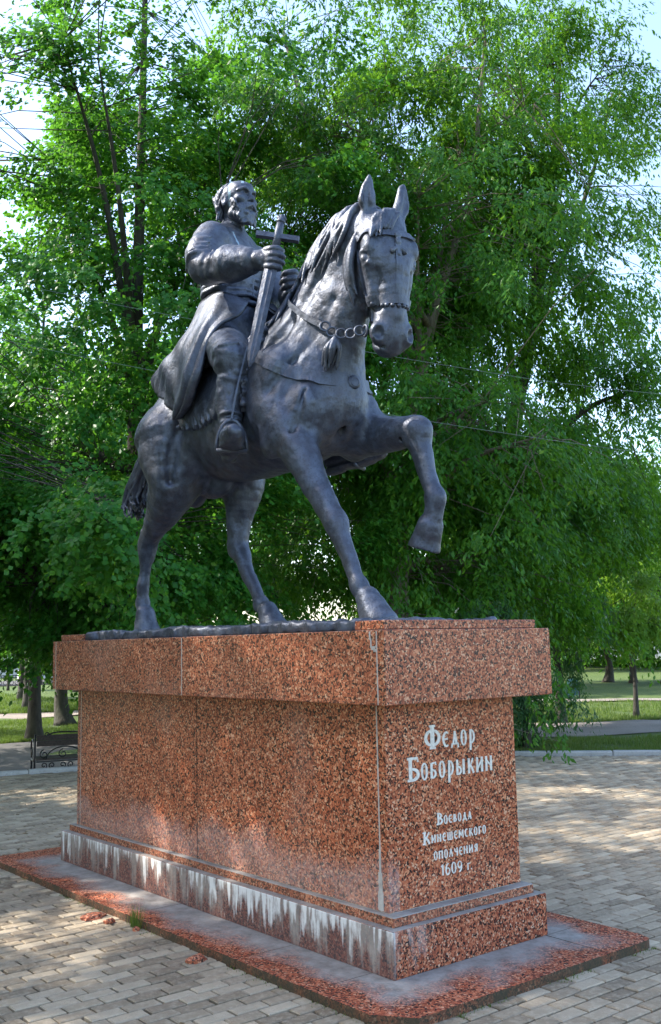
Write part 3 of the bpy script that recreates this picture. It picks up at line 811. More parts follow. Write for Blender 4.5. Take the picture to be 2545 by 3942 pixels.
def letter(ch, y0, w, z0, h):
    """one letter in the front face: y to the right, z up; raised 3 mm"""
    gw, strokes = GL[ch]; mb = MB()
    for si, (pts, sw) in enumerate(strokes):
        P = np.array(pts, float); P = np.column_stack([P[:, 0] / gw * w, P[:, 1] * h])
        sw2 = sw * w / gw * 1.05
        t = np.gradient(P, axis=0); t /= np.linalg.norm(t, axis=1, keepdims=True) + 1e-9
        nn = np.column_stack([-t[:, 1], t[:, 0]]); x1 = SX + 0.0030 + 0.0004 * si; x0 = SX - 0.001
        V = []; F = []
        for i in range(len(P)):
            tp_ = 1.0 if len(P) < 5 else 0.55 + 0.45 * math.sin(math.pi * i / (len(P) - 1))
            a = P[i] + nn[i] * sw2 / 2 * tp_; b2 = P[i] - nn[i] * sw2 / 2 * tp_
            V += [(x0, y0 + a[0], z0 + a[1]), (x1, y0 + a[0], z0 + a[1]), (x1, y0 + b2[0], z0 + b2[1]), (x0, y0 + b2[0], z0 + b2[1])]
            if i: F += [(4 * i - 4 + j, 4 * i + j, 4 * i + j + 1, 4 * i - 4 + j + 1) for j in range(3)]
        F += [(0, 1, 2, 3), tuple(4 * (len(P) - 1) + j for j in (3, 2, 1, 0))]
        mb.add(V, F)
    return mb.build('letter', M_LETTER, PED)
def line(text, y0, y1, z0, hc, hs, gap=0.16):
    ws = [GL[c][0] * (hc if c.isupper() or c.isdigit() else hs) if c != ' ' else 0.55 * hs for c in text]
    tot = sum(ws) + gap * hs * (len(text) - 1); k = (y1 - y0) / tot; y = y0
    for c, w in zip(text, ws):
        if c != ' ': letter(c, y, w * k, z0, hc if (c.isupper() or c.isdigit()) else hs)
        y += (w + gap * hs) * k
line('Фєдор', -0.233, 0.180, 1.137, 0.122, 0.082)
line('Боборыкин', -0.370, 0.321, 0.970, 0.125, 0.086)
line('Воєвода', -0.158, 0.126, 0.712, 0.063, 0.043)
line('Кинєшємского', -0.270, 0.242, 0.618, 0.064, 0.043)
line('ополчєния', -0.188, 0.168, 0.525, 0.044, 0.043)
line('1609 г.', -0.137, 0.115, 0.433, 0.058, 0.037)
print('pedestal', round(time.time() - T0, 1))
# ------------------------------------------------------------------ trees
def leaf_mat(name, cols, trans, tmix=0.42):
    m, nt, b = new_mat(name)
    at = N(nt, 'ShaderNodeAttribute', attribute_name='rnd')
    c = ramp(nt, at.outputs['Fac'], cols)
    L(nt, c, b.inputs['Base Color']); b.inputs['Roughness'].default_value = 0.36
    b.inputs['Specular IOR Level'].default_value = 0.22
    tr = nt.nodes.new('ShaderNodeBsdfTranslucent'); L(nt, mix(nt, 0.7, c, trans), tr.inputs['Color'])
    ms = nt.nodes.new('ShaderNodeMixShader'); ms.inputs[0].default_value = tmix
    L(nt, b.outputs[0], ms.inputs[1]); L(nt, tr.outputs[0], ms.inputs[2])
    L(nt, ms.outputs[0], nt.nodes['Material Output'].inputs['Surface'])
    return m
M_LIND = leaf_mat('linden_leaf', [(0.0, (0.018, 0.098, 0.020)), (0.45, (0.036, 0.158, 0.024)), (0.85, (0.075, 0.220, 0.026)), (1.0, (0.22, 0.34, 0.045))], (0.19, 0.48, 0.030))
M_MAPL = leaf_mat('maple_leaf', [(0.0, (0.018, 0.085, 0.015)), (0.45, (0.040, 0.146, 0.018)), (0.85, (0.082, 0.210, 0.020)), (1.0, (0.22, 0.33, 0.035))], (0.23, 0.48, 0.025))
M_ROWN = leaf_mat('rowan_leaf', [(0.0, (0.026, 0.075, 0.030)), (0.5, (0.042, 0.110, 0.040)), (0.9, (0.065, 0.145, 0.046)), (1.0, (0.17, 0.12, 0.04))], (0.12, 0.28, 0.05))
M_YOUNG = leaf_mat('young_leaf', [(0.0, (0.08, 0.19, 0.02)), (0.5, (0.12, 0.26, 0.03)), (1.0, (0.17, 0.31, 0.04))], (0.34, 0.55, 0.04))
M_BARK, nt, b = new_mat('dark_bark')
v = coords(nt, (1, 1, 0.25)); n1 = noise(nt, v, 14, 5, 0.7); n2 = noise(nt, v, 3, 3)
c = ramp(nt, n1, [(0.3, (0.028, 0.024, 0.020)), (0.7, (0.085, 0.075, 0.062))]); c = mix(nt, ramp(nt, n2, [(0.5, 0), (0.75, 0.5)]), c, (0.075, 0.085, 0.05))
L(nt, c, b.inputs['Base Color']); b.inputs['Roughness'].default_value = 0.95; bump(nt, b, n1, 0.9, 0.03)
M_BARK2, nt, b = new_mat('pale_bark')
v = coords(nt, (1, 1, 0.25)); n1 = noise(nt, v, 16, 5, 0.7)
L(nt, ramp(nt, n1, [(0.3, (0.10, 0.080, 0.060)), (0.7, (0.24, 0.20, 0.15))]), b.inputs['Base Color']); b.inputs['Roughness'].default_value = 0.95; bump(nt, b, n1, 0.8, 0.02)

RV = np.array((0.625, 0.780, 0.0)); FV = np.array((-0.772, 0.622, 0.0))
def unit(a): return a / (np.linalg.norm(a, axis=-1, keepdims=True) + 1e-9)
def leaves_mesh(name, cent, outd, rng, per, sprays, slen, ll, lw, droop, mat):
    """cent (m,3) clump centres; outd (m,3) outward direction of each clump"""
    m = len(cent); n = m * per
    ci = np.repeat(np.arange(m), per); si = rng.integers(0, sprays, n)
    sd = unit(outd[:, None, :] * 0.75 + rng.normal(0, 0.75, (m, sprays, 3)) * np.array((1, 1, 0.55)) + np.array((0, 0, -droop)))
    so = rng.normal(0, 0.13, (m, sprays, 3)) * slen
    d = sd[ci, si]; t = rng.random(n) ** 0.8 * slen * rng.uniform(0.7, 1.15, n)
    side = unit(np.cross(d, np.array((0, 0, 1.0))) + 1e-6)
    sg = rng.choice((-1.0, 1.0), n)[:, None]
    base = cent[ci] + so[ci, si] + d * t[:, None] + np.array((0, 0, -1.0)) * (droop * 0.55 * t ** 2 / max(slen, 0.1))[:, None] + rng.normal(0, 0.025, (n, 3))
    tip = unit(d * 0.55 + side * sg * rng.uniform(0.35, 0.95, n)[:, None] + np.array((0, 0, -1.0)) * (0.35 + droop * rng.uniform(0, 0.8, n))[:, None] + rng.normal(0, 0.22, (n, 3)))
    nr = unit(np.array((0, 0, 1.0)) * 0.9 + outd[ci] * 0.55 + rng.normal(0, 0.42, (n, 3)))
    w = unit(np.cross(tip, nr)); nr = np.cross(w, tip)
    s = rng.uniform(0.65, 1.2, n)[:, None]
    a = base; q = base + tip * ll * s; mid = base + tip * ll * 0.42 * s
    l = mid + w * lw * 0.5 * s - nr * lw * 0.14 * s; r = mid - w * lw * 0.5 * s - nr * lw * 0.14 * s
    V = np.stack([a, l, q, r], 1).reshape(-1, 3)
    i0 = np.arange(n) * 4
    Fq = np.concatenate([np.stack([i0, i0 + 1, i0 + 2], 1), np.stack([i0, i0 + 2, i0 + 3], 1)])
    me = fast_mesh(name, V, Fq)
    cr = rng.random(m)[ci] * 0.45 + rng.random(n) * 0.55
    at = me.attributes.new('rnd', 'FLOAT', 'POINT'); at.data.foreach_set('value', np.repeat(cr, 4).astype(np.float32))
    me.materials.append(mat)
    return me
def tree_meshes(name, seed, trunk, r0, blobs, nclump, per, sprays, slen, ll, lw, droop, mat, bark, gap=0.25, nlimb=16, sub=5, limb_r=0.4, twigs=True, clear=(), bough=14):
    """everything in the tree's own space, origin at the foot of the trunk"""
    rng = np.random.default_rng(seed)
    TP = catmull(trunk, sub); m = len(TP)
    rad = [r0 * (1.0 - 0.86 * (i / (m - 1)) ** 0.9) * (1 + 0.55 * math.exp(-TP[i][2] / 0.35)) for i in range(m)]
    mb = MB(); mb.tube(TP, rad, 12)
    vol = np.array([b2[3] * b2[4] * b2[5] for b2 in blobs]); pr = vol / vol.sum()
    C_, O_ = [], []
    # boughs first, then the leafy clumps that hang on each bough
    nb = max(6, int(nclump / bough)); tries = 0
    while len(C_) < nclump and tries < nb * 12:
        tries += 1
        k = rng.choice(len(blobs), p=pr); bl = blobs[k]
        u = unit(rng.normal(size=3)); rr = rng.random() ** 0.42
        p0 = np.array(bl[:3]) + u * rr * np.array(bl[3:6])
        if math.sin(p0[0] * 1.9 + 1.7 * math.sin(p0[2] * 1.3 + seed)) + math.sin(p0[1] * 2.1 + p0[2] * 1.6) + math.sin(p0[2] * 2.3 + p0[0]) < -1.6 + 2.2 * gap: continue
        ou = unit(u * np.array((1, 1, 0.45))); sd = unit(np.cross(ou, (0, 0, 1.0)) + 1e-6)
        ext_ = slen * rng.uniform(0.9, 1.5)
        for j in range(int(bough * rng.uniform(0.6, 1.4))):
            q = rng.normal(0, 0.55, 3)
            p = p0 + ou * ext_ * q[0] + sd * ext_ * 0.9 * q[1] + np.array((0, 0, 1.0)) * (ext_ * 0.42 * q[2] - 0.28 * ext_ * abs(q[0]) - droop * 0.25 * ext_ * max(0, q[0]))
            if any(p @ FV < 0.5 and abs(p @ RV - c3[0]) < c3[2] and abs(p[2] - c3[1]) < c3[3] for c3 in clear): continue
            C_.append(p); O_.append(u * np.array((1, 1, 0.6)))
    C_ = np.array(C_); O_ = unit(np.array(O_))
    # limbs reach towards spread clump centres
    LP = [TP]; zmin = C_[:, 2].min()
    for k in range(nlimb):
        tgt = C_[rng.integers(len(C_))]
        cand = [i for i in range(1, m - 1) if TP[i][2] < tgt[2] - 0.10 * np.linalg.norm(tgt[:2] - TP[i][:2]) + 0.6 and TP[i][2] > 2.0 * min(1.0, TP[-1][2] / 10)]
        i = cand[int(len(cand) * rng.uniform(0.45, 0.98))] if cand else m // 2
        a = TP[i]; mid = (a + tgt) / 2 + np.array((0, 0, 0.12 * np.linalg.norm(tgt - a))) + rng.normal(0, 0.15, 3)
        P = catmull([a, mid, tgt], 6); r1 = min(rad[i] * 0.62, limb_r * r0)
        mb.tube(P, [r1 * (1 - 0.85 * j / (len(P) - 1)) for j in range(len(P))], 6)
        LP.append(P)
    allp = np.concatenate(LP)
    if twigs:
        for k in range(0, len(C_), 3):
            dd = np.linalg.norm(allp - C_[k], axis=1); q = allp[int(np.argmin(dd + rng.random(len(dd)) * 0.9))]
            if dd.min() > 0.15:
                mid = (q + C_[k]) / 2 + rng.normal(0, 0.08, 3) + np.array((0, 0, 0.06 * dd.min()))
                mb.tube([q, mid, C_[k]], [0.012, 0.009, 0.004], 3, False)
    tm = mb.mesh(name + '_trunk'); tm.materials.append(bark); tm.shade_smooth()
    return tm, leaves_mesh(name + '_crown', C_, O_, rng, per, sprays, slen, ll, lw, droop, mat)
def plant(name, meshes, loc, label, cat='tree', group=None, rz=0.0, sc=1.0):
    r = empty(name, loc); r.rotation_euler = (0, 0, rz); r.scale = (sc, sc, sc)
    tag(r, label, cat, group)
    for nm, me in zip(('trunk', 'crown'), meshes):
        o = bpy.data.objects.new(nm, me); COL.objects.link(o); o.parent = r
    return r
def at_px(vx, dist):
    """ground point seen at picture column vx (of 1540) at a horizontal distance from the camera's place"""
    d = np.array(CAM_F) + np.array(CAM_R) * (vx - 770) / 2347.7
    d = d[:2] / np.linalg.norm(d[:2]); p = np.array(CAM_LOC[:2]) + d * dist
    return (p[0], p[1], float(ground_h(p[0], p[1])) - 0.03)
def rel(lat, dep, z): return tuple(RV * lat + FV * dep + np.array((0, 0, z)))

# the big linden behind the rider
lin1 = tree_meshes('linden', 1, [rel(0, 0, 0), rel(0.05, 0, 3), rel(0.0, 0.1, 7), rel(0.10, 0, 11), rel(0.2, 0, 16)], 0.24,
    [rel(0, 0, 9.5) + (4.3, 4.3, 6.8), rel(-0.6, -1.2, 4.6) + (4.6, 3.6, 2.5), rel(0.8, -0.8, 3.6) + (3.6, 3.2, 1.7), rel(-1.8, -0.4, 4.2) + (3.0, 3.2, 2.2)],
    2600, 76, 6, 0.58, 0.096, 0.080, 0.40, M_LIND, M_BARK, gap=0.24, nlimb=20, clear=((0.05, 9.0, 0.35, 1.0), (-1.75, 12.8, 0.5, 1.6)))
plant('linden_tree', lin1, at_px(312, 17.5), 'large leafy linden directly behind the rider, its dark trunk beside his back')
# unseen lindens, placed with dense crowns to shade the statue and plaza
lin2 = tree_meshes('linden', 2, [(0, 0, 0), (0.1, 0, 3), (0.0, 0.2, 7), (0.2, 0, 12), (0.1, 0, 15)], 0.24,
    [(0, 0, 9.0, 4.6, 4.6, 6.2), (0.3, 0.2, 4.6, 4.8, 4.6, 2.8)], 2500, 56, 6, 0.62, 0.115, 0.100, 0.42, M_LIND, M_BARK, gap=0.06, nlimb=22)
plant('linden_tree', lin2, (-10.6, -7.2, -0.58), 'linden left of the plaza, outside the picture, shading the statue', rz=0.3, sc=1.1)
plant('linden_tree', lin2, (-6.4, -12.2, -0.3), 'linden at the near left of the plaza, outside the picture, shading the paving', rz=2.4, sc=1.1)
plant('linden_tree', lin2, (0.2, -15.6, -0.3), 'unseen linden behind the camera, added to keep sky light off the pedestal side', rz=1.2, sc=1.1)  # out-of-view tree added to block sky light from the pedestal's long side
plant('linden_tree', lin2, (-17.5, -2.6, -0.58), 'linden behind the left kerb, outside the picture, shading the bench', rz=4.2, sc=1.0)
# the maples with hanging narrow leaves on the right
map1 = tree_meshes('maple', 3, [rel(0, 0, 0), rel(0.0, 0, 3.0), rel(0.30, 0, 5.4), rel(0.62, 0, 7.3), rel(1.10, 0.1, 8.9), rel(1.6, 0.2, 10.4), rel(2.0, 0.2, 13.5)], 0.21,
    [rel(0.8, 0, 8.8) + (3.3, 3.3, 5.6), rel(0.2, -0.6, 4.4) + (3.0, 2.6, 2.4), rel(1.3, -0.4, 3.4) + (3.0, 2.6, 1.8)],
    1700, 80, 6, 0.62, 0.115, 0.048, 0.75, M_MAPL, M_BARK2, gap=0.42, nlimb=16, clear=((1.0, 8.5, 0.28, 1.0),))
plant('maple_tree', map1, at_px(925, 18.0), 'maple with a pale trunk leaning right behind the horse’s head'.replace('’', "'"))
map2 = tree_meshes('maple', 4, [rel(0, 0, 0), rel(0.05, 0, 4.0), rel(-0.05, 0, 8.0), rel(-0.15, 0, 10.4), rel(-0.55, 0, 11.6), rel(-0.95, 0, 12.7), rel(-1.5, 0, 15.0)], 0.26,
    [rel(-0.4, 0, 11.0) + (3.4, 3.4, 5.4), rel(0.3, -0.4, 5.2) + (3.0, 2.6, 3.2)],
    1500, 80, 6, 0.62, 0.115, 0.048, 0.7, M_MAPL, M_BARK2, gap=0.40, nlimb=16, clear=((-0.4, 11.4, 0.28, 0.9),))
plant('maple_tree', map2, at_px(850, 20.0), 'tall maple between rider and horse head, its top forking to the left')
map3 = tree_meshes('maple', 5, [rel(0, 0, 0), rel(0.2, 0, 3.0), rel(0.7, 0, 6.0), rel(1.4, 0, 9.0), rel(1.9, 0, 12.0), rel(2.2, 0, 15.0)], 0.25,
    [rel(1.5, 0, 10.6) + (3.0, 3.2, 5.6), rel(0.9, -0.3, 5.4) + (3.2, 2.6, 2.8), rel(2.2, 0.2, 4.2) + (2.4, 2.4, 1.6)],
    1600, 80, 6, 0.66, 0.115, 0.048, 0.8, M_MAPL, M_BARK, gap=0.42, nlimb=16, clear=((1.6, 8.2, 0.35, 0.5), (2.1, 6.0, 0.3, 0.6)))
plant('maple_tree', map3, at_px(1120, 21.0), 'dark hanging maple at the right, nearest the right edge of the picture')
# younger trees and shrub on the right
row = tree_meshes('rowan', 6, [rel(0, 0, 0), rel(0.03, 0, 1.0), rel(-0.05, 0, 1.9), rel(0.05, 0, 3.0)], 0.11,
    [rel(-0.2, 0, 2.9) + (1.05, 0.95, 1.35), rel(0.2, 0, 1.9) + (1.05, 0.9, 0.65)], 360, 66, 6, 0.34, 0.085, 0.026, 0.75, M_ROWN, M_BARK, gap=0.15, nlimb=10)
plant('rowan_tree', row, (-8.04, 13.41, -0.06), 'dark green rowan with a short trunk on the lawn beside the cornice')
sap = tree_meshes('sapling', 7, [rel(0, 0, 0), rel(0.02, 0, 1.0), rel(0.0, 0, 1.75), rel(0.12, 0, 2.4), rel(0.15, 0, 3.2)], 0.055,
    [rel(0.05, 0, 2.75) + (0.85, 0.85, 0.85), rel(-0.2, 0, 2.2) + (0.75, 0.7, 0.45)], 210, 66, 6, 0.32, 0.105, 0.036, 0.7, M_YOUNG, M_BARK, gap=0.1, nlimb=9)
plant('sapling', sap, (-7.57, 15.5, -0.06), 'slender bright green sapling with thin bare trunk near the right edge')
shr = tree_meshes('shrub', 8, [rel(0, 0, 0), rel(-0.05, 0, 0.7), rel(-0.2, 0, 1.6), rel(-0.3, 0, 2.6)], 0.06,
    [rel(-0.25, 0, 1.0) + (0.75, 0.7, 0.95), rel(-0.3, 0, 2.3) + (0.85, 0.7, 0.9)], 210, 62, 6, 0.36, 0.095, 0.028, 0.95, M_ROWN, M_BARK, gap=0.1, nlimb=9)
plant('rowan_shrub', shr, at_px(1205, 17.2), 'bushy blue-green rowan shrub at the kerb, half behind the pedestal', 'shrub')
# trunks on the left lawn and their crowns
far1 = tree_meshes('park_tree', 9, [(0, 0, 0), (0, 0, 2.5), (0.1, 0, 5), (0.0, 0.1, 9), (0.1, 0, 13)], 0.20,
    [(0, 0, 8.6, 3.8, 3.8, 5.0), (0, 0, 4.6, 3.6, 3.6, 1.5)], 620, 46, 6, 0.85, 0.170, 0.140, 0.5, M_LIND, M_BARK, gap=0.22, nlimb=14)
far2 = tree_meshes('park_tree', 10, [(0, 0, 0), (0.15, 0, 1.0), (-0.1, 0.1, 3.0), (-0.5, 0, 6.5), (-0.4, 0, 12)], 0.27,
    [(-0.3, 0, 8.2, 4.2, 4.2, 5.0), (0, 0, 4.4, 3.6, 3.6, 1.6)], 620, 46, 6, 0.95, 0.180, 0.11, 0.7, M_MAPL, M_BARK, gap=0.22, nlimb=14)
def pk(meshes, loc, label, rz, sc=1.0, group='trees of the park behind'):
    plant('park_tree', meshes, (loc[0], loc[1], float(ground_h(loc[0], loc[1])) - 0.05), label, 'tree', group, rz, sc)
pk(far1, (-18.9, 6.13), 'dark straight tree trunk behind the bench at the left', 0.4, 0.90)
pk(far2, (-23.7, 9.1), 'leaning thick trunk just left of the pedestal, behind the bench', math.radians(218), 0.95)
pk(far1, (-32.8, 11.6), 'thin pale trunk far left, just behind the dark straight one', 1.9, 0.85)
pk(far2, (-23.4, 6.2), 'tree at the left picture edge, only the foot of its trunk showing', 2.9, 0.9)
for i, (vx, ds, ms, rz, sc, lb) in enumerate([
        (60, 50, far1, 0.7, 1.0, 'far tree in front of the iron fence at the left edge'),
        (190, 58, far2, 2.2, 1.1, 'far tree in front of the iron fence beside the pedestal'),
        (330, 40, far1, 3.0, 1.1, 'tree far behind the rider, seen through the linden'),
        (480, 46, far2, 1.0, 1.15, 'tree far behind the horse’s hind legs'.replace('’', "'")),
        (640, 38, far1, 5.0, 1.15, 'tree far behind the horse’s belly'.replace('’', "'")),
        (1010, 36, far1, 0.2, 0.8, 'tree far behind the raised foreleg'),
        (1235, 41, far2, 4.1, 0.74, 'dense dark tree far behind the rowan'),
        (1395, 43.5, far2, 1.4, 0.70, 'far tree with a slanting trunk left of the sapling stem'),
        (1452, 42.5, far1, 2.6, 0.68, 'far tree whose trunk shows right behind the sapling'),
        (1530, 42, far2, 5.4, 0.76, 'far dark tree at the right picture edge'),
        (1330, 60, far1, 0.9, 1.0, 'farthest tree closing the lawn at the right'),
        (1180, 58, far2, 3.3, 1.0, 'farthest tree behind the pedestal front')]):
    p = at_px(vx, ds); pk(ms, p, lb, rz, sc)
bush = tree_meshes('bush', 12, [(0, 0, 0), (0.1, 0, 1.2), (0, 0.1, 2.6), (0, 0, 4.2)], 0.12, [(0, 0, 2.6, 3.4, 3.4, 2.5), (0.5, 0, 1.3, 3.0, 3.0, 1.2)], 260, 46, 6, 0.8, 0.20, 0.13, 0.5, M_MAPL, M_BARK, gap=0.1, nlimb=8)
for vx, ds, rz, sc, lb in ((1250, 64, 0.3, 1.1, 'leafy bush closing the right lawn beside the pedestal'), (1345, 68, 1.7, 1.2, 'leafy bush closing the right lawn behind the bin'), (1440, 66, 2.9, 1.1, 'leafy bush closing the right lawn behind the sapling'),
                           (1535, 64, 4.4, 1.25, 'leafy bush closing the right lawn at the picture edge'), (1620, 60, 5.2, 1.2, 'leafy bush just past the right picture edge'), (300, 66, 2.0, 1.3, 'leafy bush far behind the left end of the pedestal')):
    plant('leafy_bush', bush, at_px(vx, ds), lb, 'bush', 'bushes along the far side of the park', rz, sc)
print('trees', round(time.time() - T0, 1), sum(len(me.polygons) for t in (lin1, lin2, map1, map2, map3, row, sap, shr, far1, far2) for me in t))
# ------------------------------------------------------------------ bench, bin, wires, fence, cars, houses, litter
def plain(name, col, rough=0.6, metal=0.0, nz=0.0, sc=20):
    m, nt, b = new_mat(name); b.inputs['Roughness'].default_value = rough; b.inputs['Metallic'].default_value = metal
    if nz:
        v = coords(nt); n1 = noise(nt, v, sc, 4)
        L(nt, ramp(nt, n1, [(0.3, [q * (1 - nz) for q in col]), (0.7, [q * (1 + nz) for q in col])]), b.inputs['Base Color'])
    else: b.inputs['Base Color'].default_value = (*col, 1)
    return m
M_IRON = plain('black_iron', (0.018, 0.018, 0.020), 0.5, 0.3, 0.3)
M_WOOD = plain('dark_stained_wood', (0.045, 0.032, 0.026), 0.6, 0, 0.4, 30)
M_BLUE = plain('faded_blue_paint', (0.018, 0.085, 0.13), 0.55, 0, 0.2, 9)
M_WHITEP = plain('white_car_paint', (0.72, 0.73, 0.74), 0.3, 0, 0.05)
M_GLASS = plain('dark_glass', (0.03, 0.04, 0.05), 0.08)
M_TYRE = plain('tyre_rubber', (0.02, 0.02, 0.02), 0.9)
M_WALLP = plain('pale_plaster', (0.62, 0.58, 0.52), 0.9, 0, 0.12, 2)
M_ROOF = plain('grey_sheet_roof', (0.22, 0.24, 0.26), 0.5, 0.3, 0.2, 3)
M_FRAME = plain('white_frame', (0.75, 0.75, 0.73), 0.5)
M_WIRE = plain('aluminium_wire', (0.20, 0.23, 0.22), 0.5, 0.3)

# park bench, its back towards the plaza
BA = np.array((0.28, 0.96, 0)); BF_ = np.array((-0.96, 0.28, 0)); B0 = np.array((-9.95, 2.46, -0.55))
bench = empty('park_bench', tuple(B0)); tag(bench, 'dark wooden bench with curled black iron arms left of the pedestal', 'bench')
def bp_(a, f, z): return B0 + BA * a + BF_ * f + np.array((0, 0, z))
def plank(name, a0, a1, f0, f1, z0, z1, tilt=0.0):
    V = [bp_(a, f + tilt * (z - z0), z) for z in (z0, z1) for a, f in ((a0, f0), (a1, f0), (a1, f1), (a0, f1))]
    return MB().add(V, [(0, 3, 2, 1), (4, 5, 6, 7), (0, 1, 5, 4), (1, 2, 6, 5), (2, 3, 7, 6), (3, 0, 4, 7)]).build(name, M_WOOD, bench)
BL = 1.9
for k in range(4): plank('seat_slat', 0.0, BL, 0.04 + 0.115 * k, 0.14 + 0.115 * k, 0.50, 0.535)
for z0 in (0.73, 0.825): plank('back_slat', 0.0, BL, -0.02, 0.015, z0, z0 + 0.085, -0.15)
def spiral(a, z, r, turns, a0, sg, f, n=16):
    return [bp_(a + sg * (r * (1 - 0.75 * i / n)) * math.cos(a0 + turns * 6.283 * i / n), f, z + (r * (1 - 0.75 * i / n)) * math.sin(a0 + turns * 6.283 * i / n)) for i in range(n + 1)]
for a in (-0.03, BL + 0.03):
    fr = MB()
    fr.tube([bp_(a, 0.0, 0.0), bp_(a, 0.0, 0.50), bp_(a, -0.05, 0.93)], 0.018, 6)
    fr.tube([bp_(a, 0.46, 0.0), bp_(a, 0.46, 0.50)], 0.018, 6); fr.tube([bp_(a, 0.0, 0.49), bp_(a, 0.46, 0.49)], 0.016, 6)
    fr.build('leg_frame', M_IRON, bench, True)
    am = MB()
    am.tube(catmull([bp_(a, -0.02, 0.72), bp_(a, 0.15, 0.78), bp_(a, 0.36, 0.82), bp_(a, 0.47, 0.76), bp_(a, 0.50, 0.64), bp_(a, 0.46, 0.52)], 5), 0.014, 6)
    am.tube([bp_(a, 0.40 + 0.05 * math.cos(w) * (1 - w / 14), 0.60 + 0.06 * math.sin(w) * (1 - w / 14)) for w in np.linspace(0, 9, 16)], 0.012, 5)
    am.build('arm_rest', M_IRON, bench, True)
for cx in np.arange(0.12, BL, 0.30):
    mb = MB(); mb.tube(spiral(cx, 0.60, 0.075, 1.3, 1.57, 1, -0.0), 0.010, 5); mb.build('back_scroll', M_IRON, bench, True)
    mb = MB(); mb.tube(spiral(cx, 0.42, 0.055, 1.2, -1.57, 1, 0.02), 0.010, 5); mb.tube(spiral(cx + 0.13, 0.42, 0.055, 1.2, -1.57, -1, 0.02), 0.010, 5); mb.build('apron_scroll', M_IRON, bench, True)
for cx in (0.45, 1.4):
    mb = MB(); mb.tube([bp_(cx + 0.30 * math.cos(w), -0.02, 0.52 + 0.20 * math.sin(w)) for w in np.linspace(0, math.pi, 12)], 0.011, 5); mb.build('back_arch', M_IRON, bench, True)
mb = MB(); mb.tube([bp_(0, 0.02, 0.36), bp_(BL, 0.02, 0.36)], 0.012, 5); mb.tube([bp_(0, 0.02, 0.485), bp_(BL, 0.02, 0.485)], 0.012, 5); mb.build('apron_rail', M_IRON, bench)
mb = MB(); mb.tube(catmull([bp_(0.15, -0.04, 0.90), bp_(0.3, -0.05, 0.95), bp_(0.6, -0.05, 0.945), bp_(0.95, -0.05, 0.925), bp_(1.3, -0.05, 0.945), bp_(1.6, -0.05, 0.95), bp_(1.75, -0.04, 0.90)], 4), 0.013, 5)
mb.tube(spiral(0.15, 0.92, 0.04, 1.2, 0, 1, -0.05), 0.010, 5); mb.build('crest_rail', M_IRON, bench, True)

# blue litter bin on the far right path
bx, by = -13.9, 21.4; bz = float(ground_h(bx, by))
bn = empty('litter_bin', (bx, by, bz)); tag(bn, 'small blue litter bin by the thin path, under the rowan branches', 'bin')
mb = MB(); mb.tube([(bx, by, bz + 0.06), (bx, by, bz + 0.30)], [0.16, 0.18], 14); mb.build('bin_body', M_BLUE, bn)
mb = MB(); mb.tube([(bx, by, bz + 0.335), (bx, by, bz + 0.52), (bx, by, bz + 0.56)], [0.18, 0.175, 0.12], 14); mb.build('bin_hood', M_BLUE, bn)
mb = MB(); mb.tube([(bx, by, bz + 0.29), (bx, by, bz + 0.345)], [0.188, 0.188], 14); mb.build('band', M_IRON, bn)
for q in (-0.19, 0.19):
    mb = MB(); mb.tube([(bx + q * 0.62, by + q * 0.78, bz - 0.03), (bx + q * 0.62, by + q * 0.78, bz + 0.45)], 0.016, 6); mb.build('post', M_IRON, bn)

# overhead wires
def px3(vx, vy, dep):
    d = np.array(CAM_F) + np.array(CAM_R) * (vx - 770) / 2347.7 - np.array(CAM_U) * (vy - 1192.7) / 2347.7
    return np.array(CAM_LOC) + d * dep
def wire(pts, label):
    P = catmull([px3(*q) for q in pts], 10); mb = MB(); mb.tube(P, 0.0024, 5); tag(mb.build('overhead_wire', M_WIRE), label, 'wire')
wire([(-900, 440, 12.2), (0, 652, 12.3), (480, 750, 12.3), (1020, 848, 12.3), (1480, 912, 12.3), (2400, 990, 12.4)], 'upper thin overhead wire passing behind the rider’s waist'.replace('’', "'"))
wire([(-900, 590, 12.0), (0, 790, 12.1), (350, 862, 12.1), (900, 965, 12.1), (1540, 1060, 12.2), (2400, 1160, 12.2)], 'lower thin overhead wire passing behind the coat skirt')

# low ornamental iron fence far left
fz = -0.60; fence = empty('iron_fence', (-59.8, 20.7, fz)); tag(fence, 'low black ornamental iron fence along the far left street', 'fence')
fd_ = np.array((0.10, 0.995, 0)); F0 = np.array((-60.8, 8.0, fz))
ringm = MB(); ringm.torus((0, 0, 0), (1, 0, 0), 0.14, 0.022, 12, 5); ringm = ringm.mesh('fence_ring'); ringm.materials.append(M_IRON)
for i in range(12):
    a = F0 + fd_ * 2.2 * i; c2 = a + fd_ * 2.2
    mb = MB(); mb.tube([a, a + (0, 0, 0.85)], 0.05, 6); mb.tube([a + (0, 0, 0.85), a + (0, 0, 0.93)], [0.06, 0.02], 6); mb.build('post', M_IRON, fence)
    mb = MB(); mb.tube([a + (0, 0, 0.12), c2 + (0, 0, 0.12)], 0.028, 5); mb.build('rail', M_IRON, fence)
    mb = MB(); mb.tube([a + (0, 0, 0.74), c2 + (0, 0, 0.74)], 0.03, 5); mb.build('rail', M_IRON, fence)
    for j in range(6):
        for z in (0.28, 0.58):
            o = bpy.data.objects.new('scroll', ringm); COL.objects.link(o); o.parent = fence
            q = a + fd_ * (0.22 + 0.36 * j) + np.array((0, 0, z)); o.location = Vector(q) - Vector(fence.location)

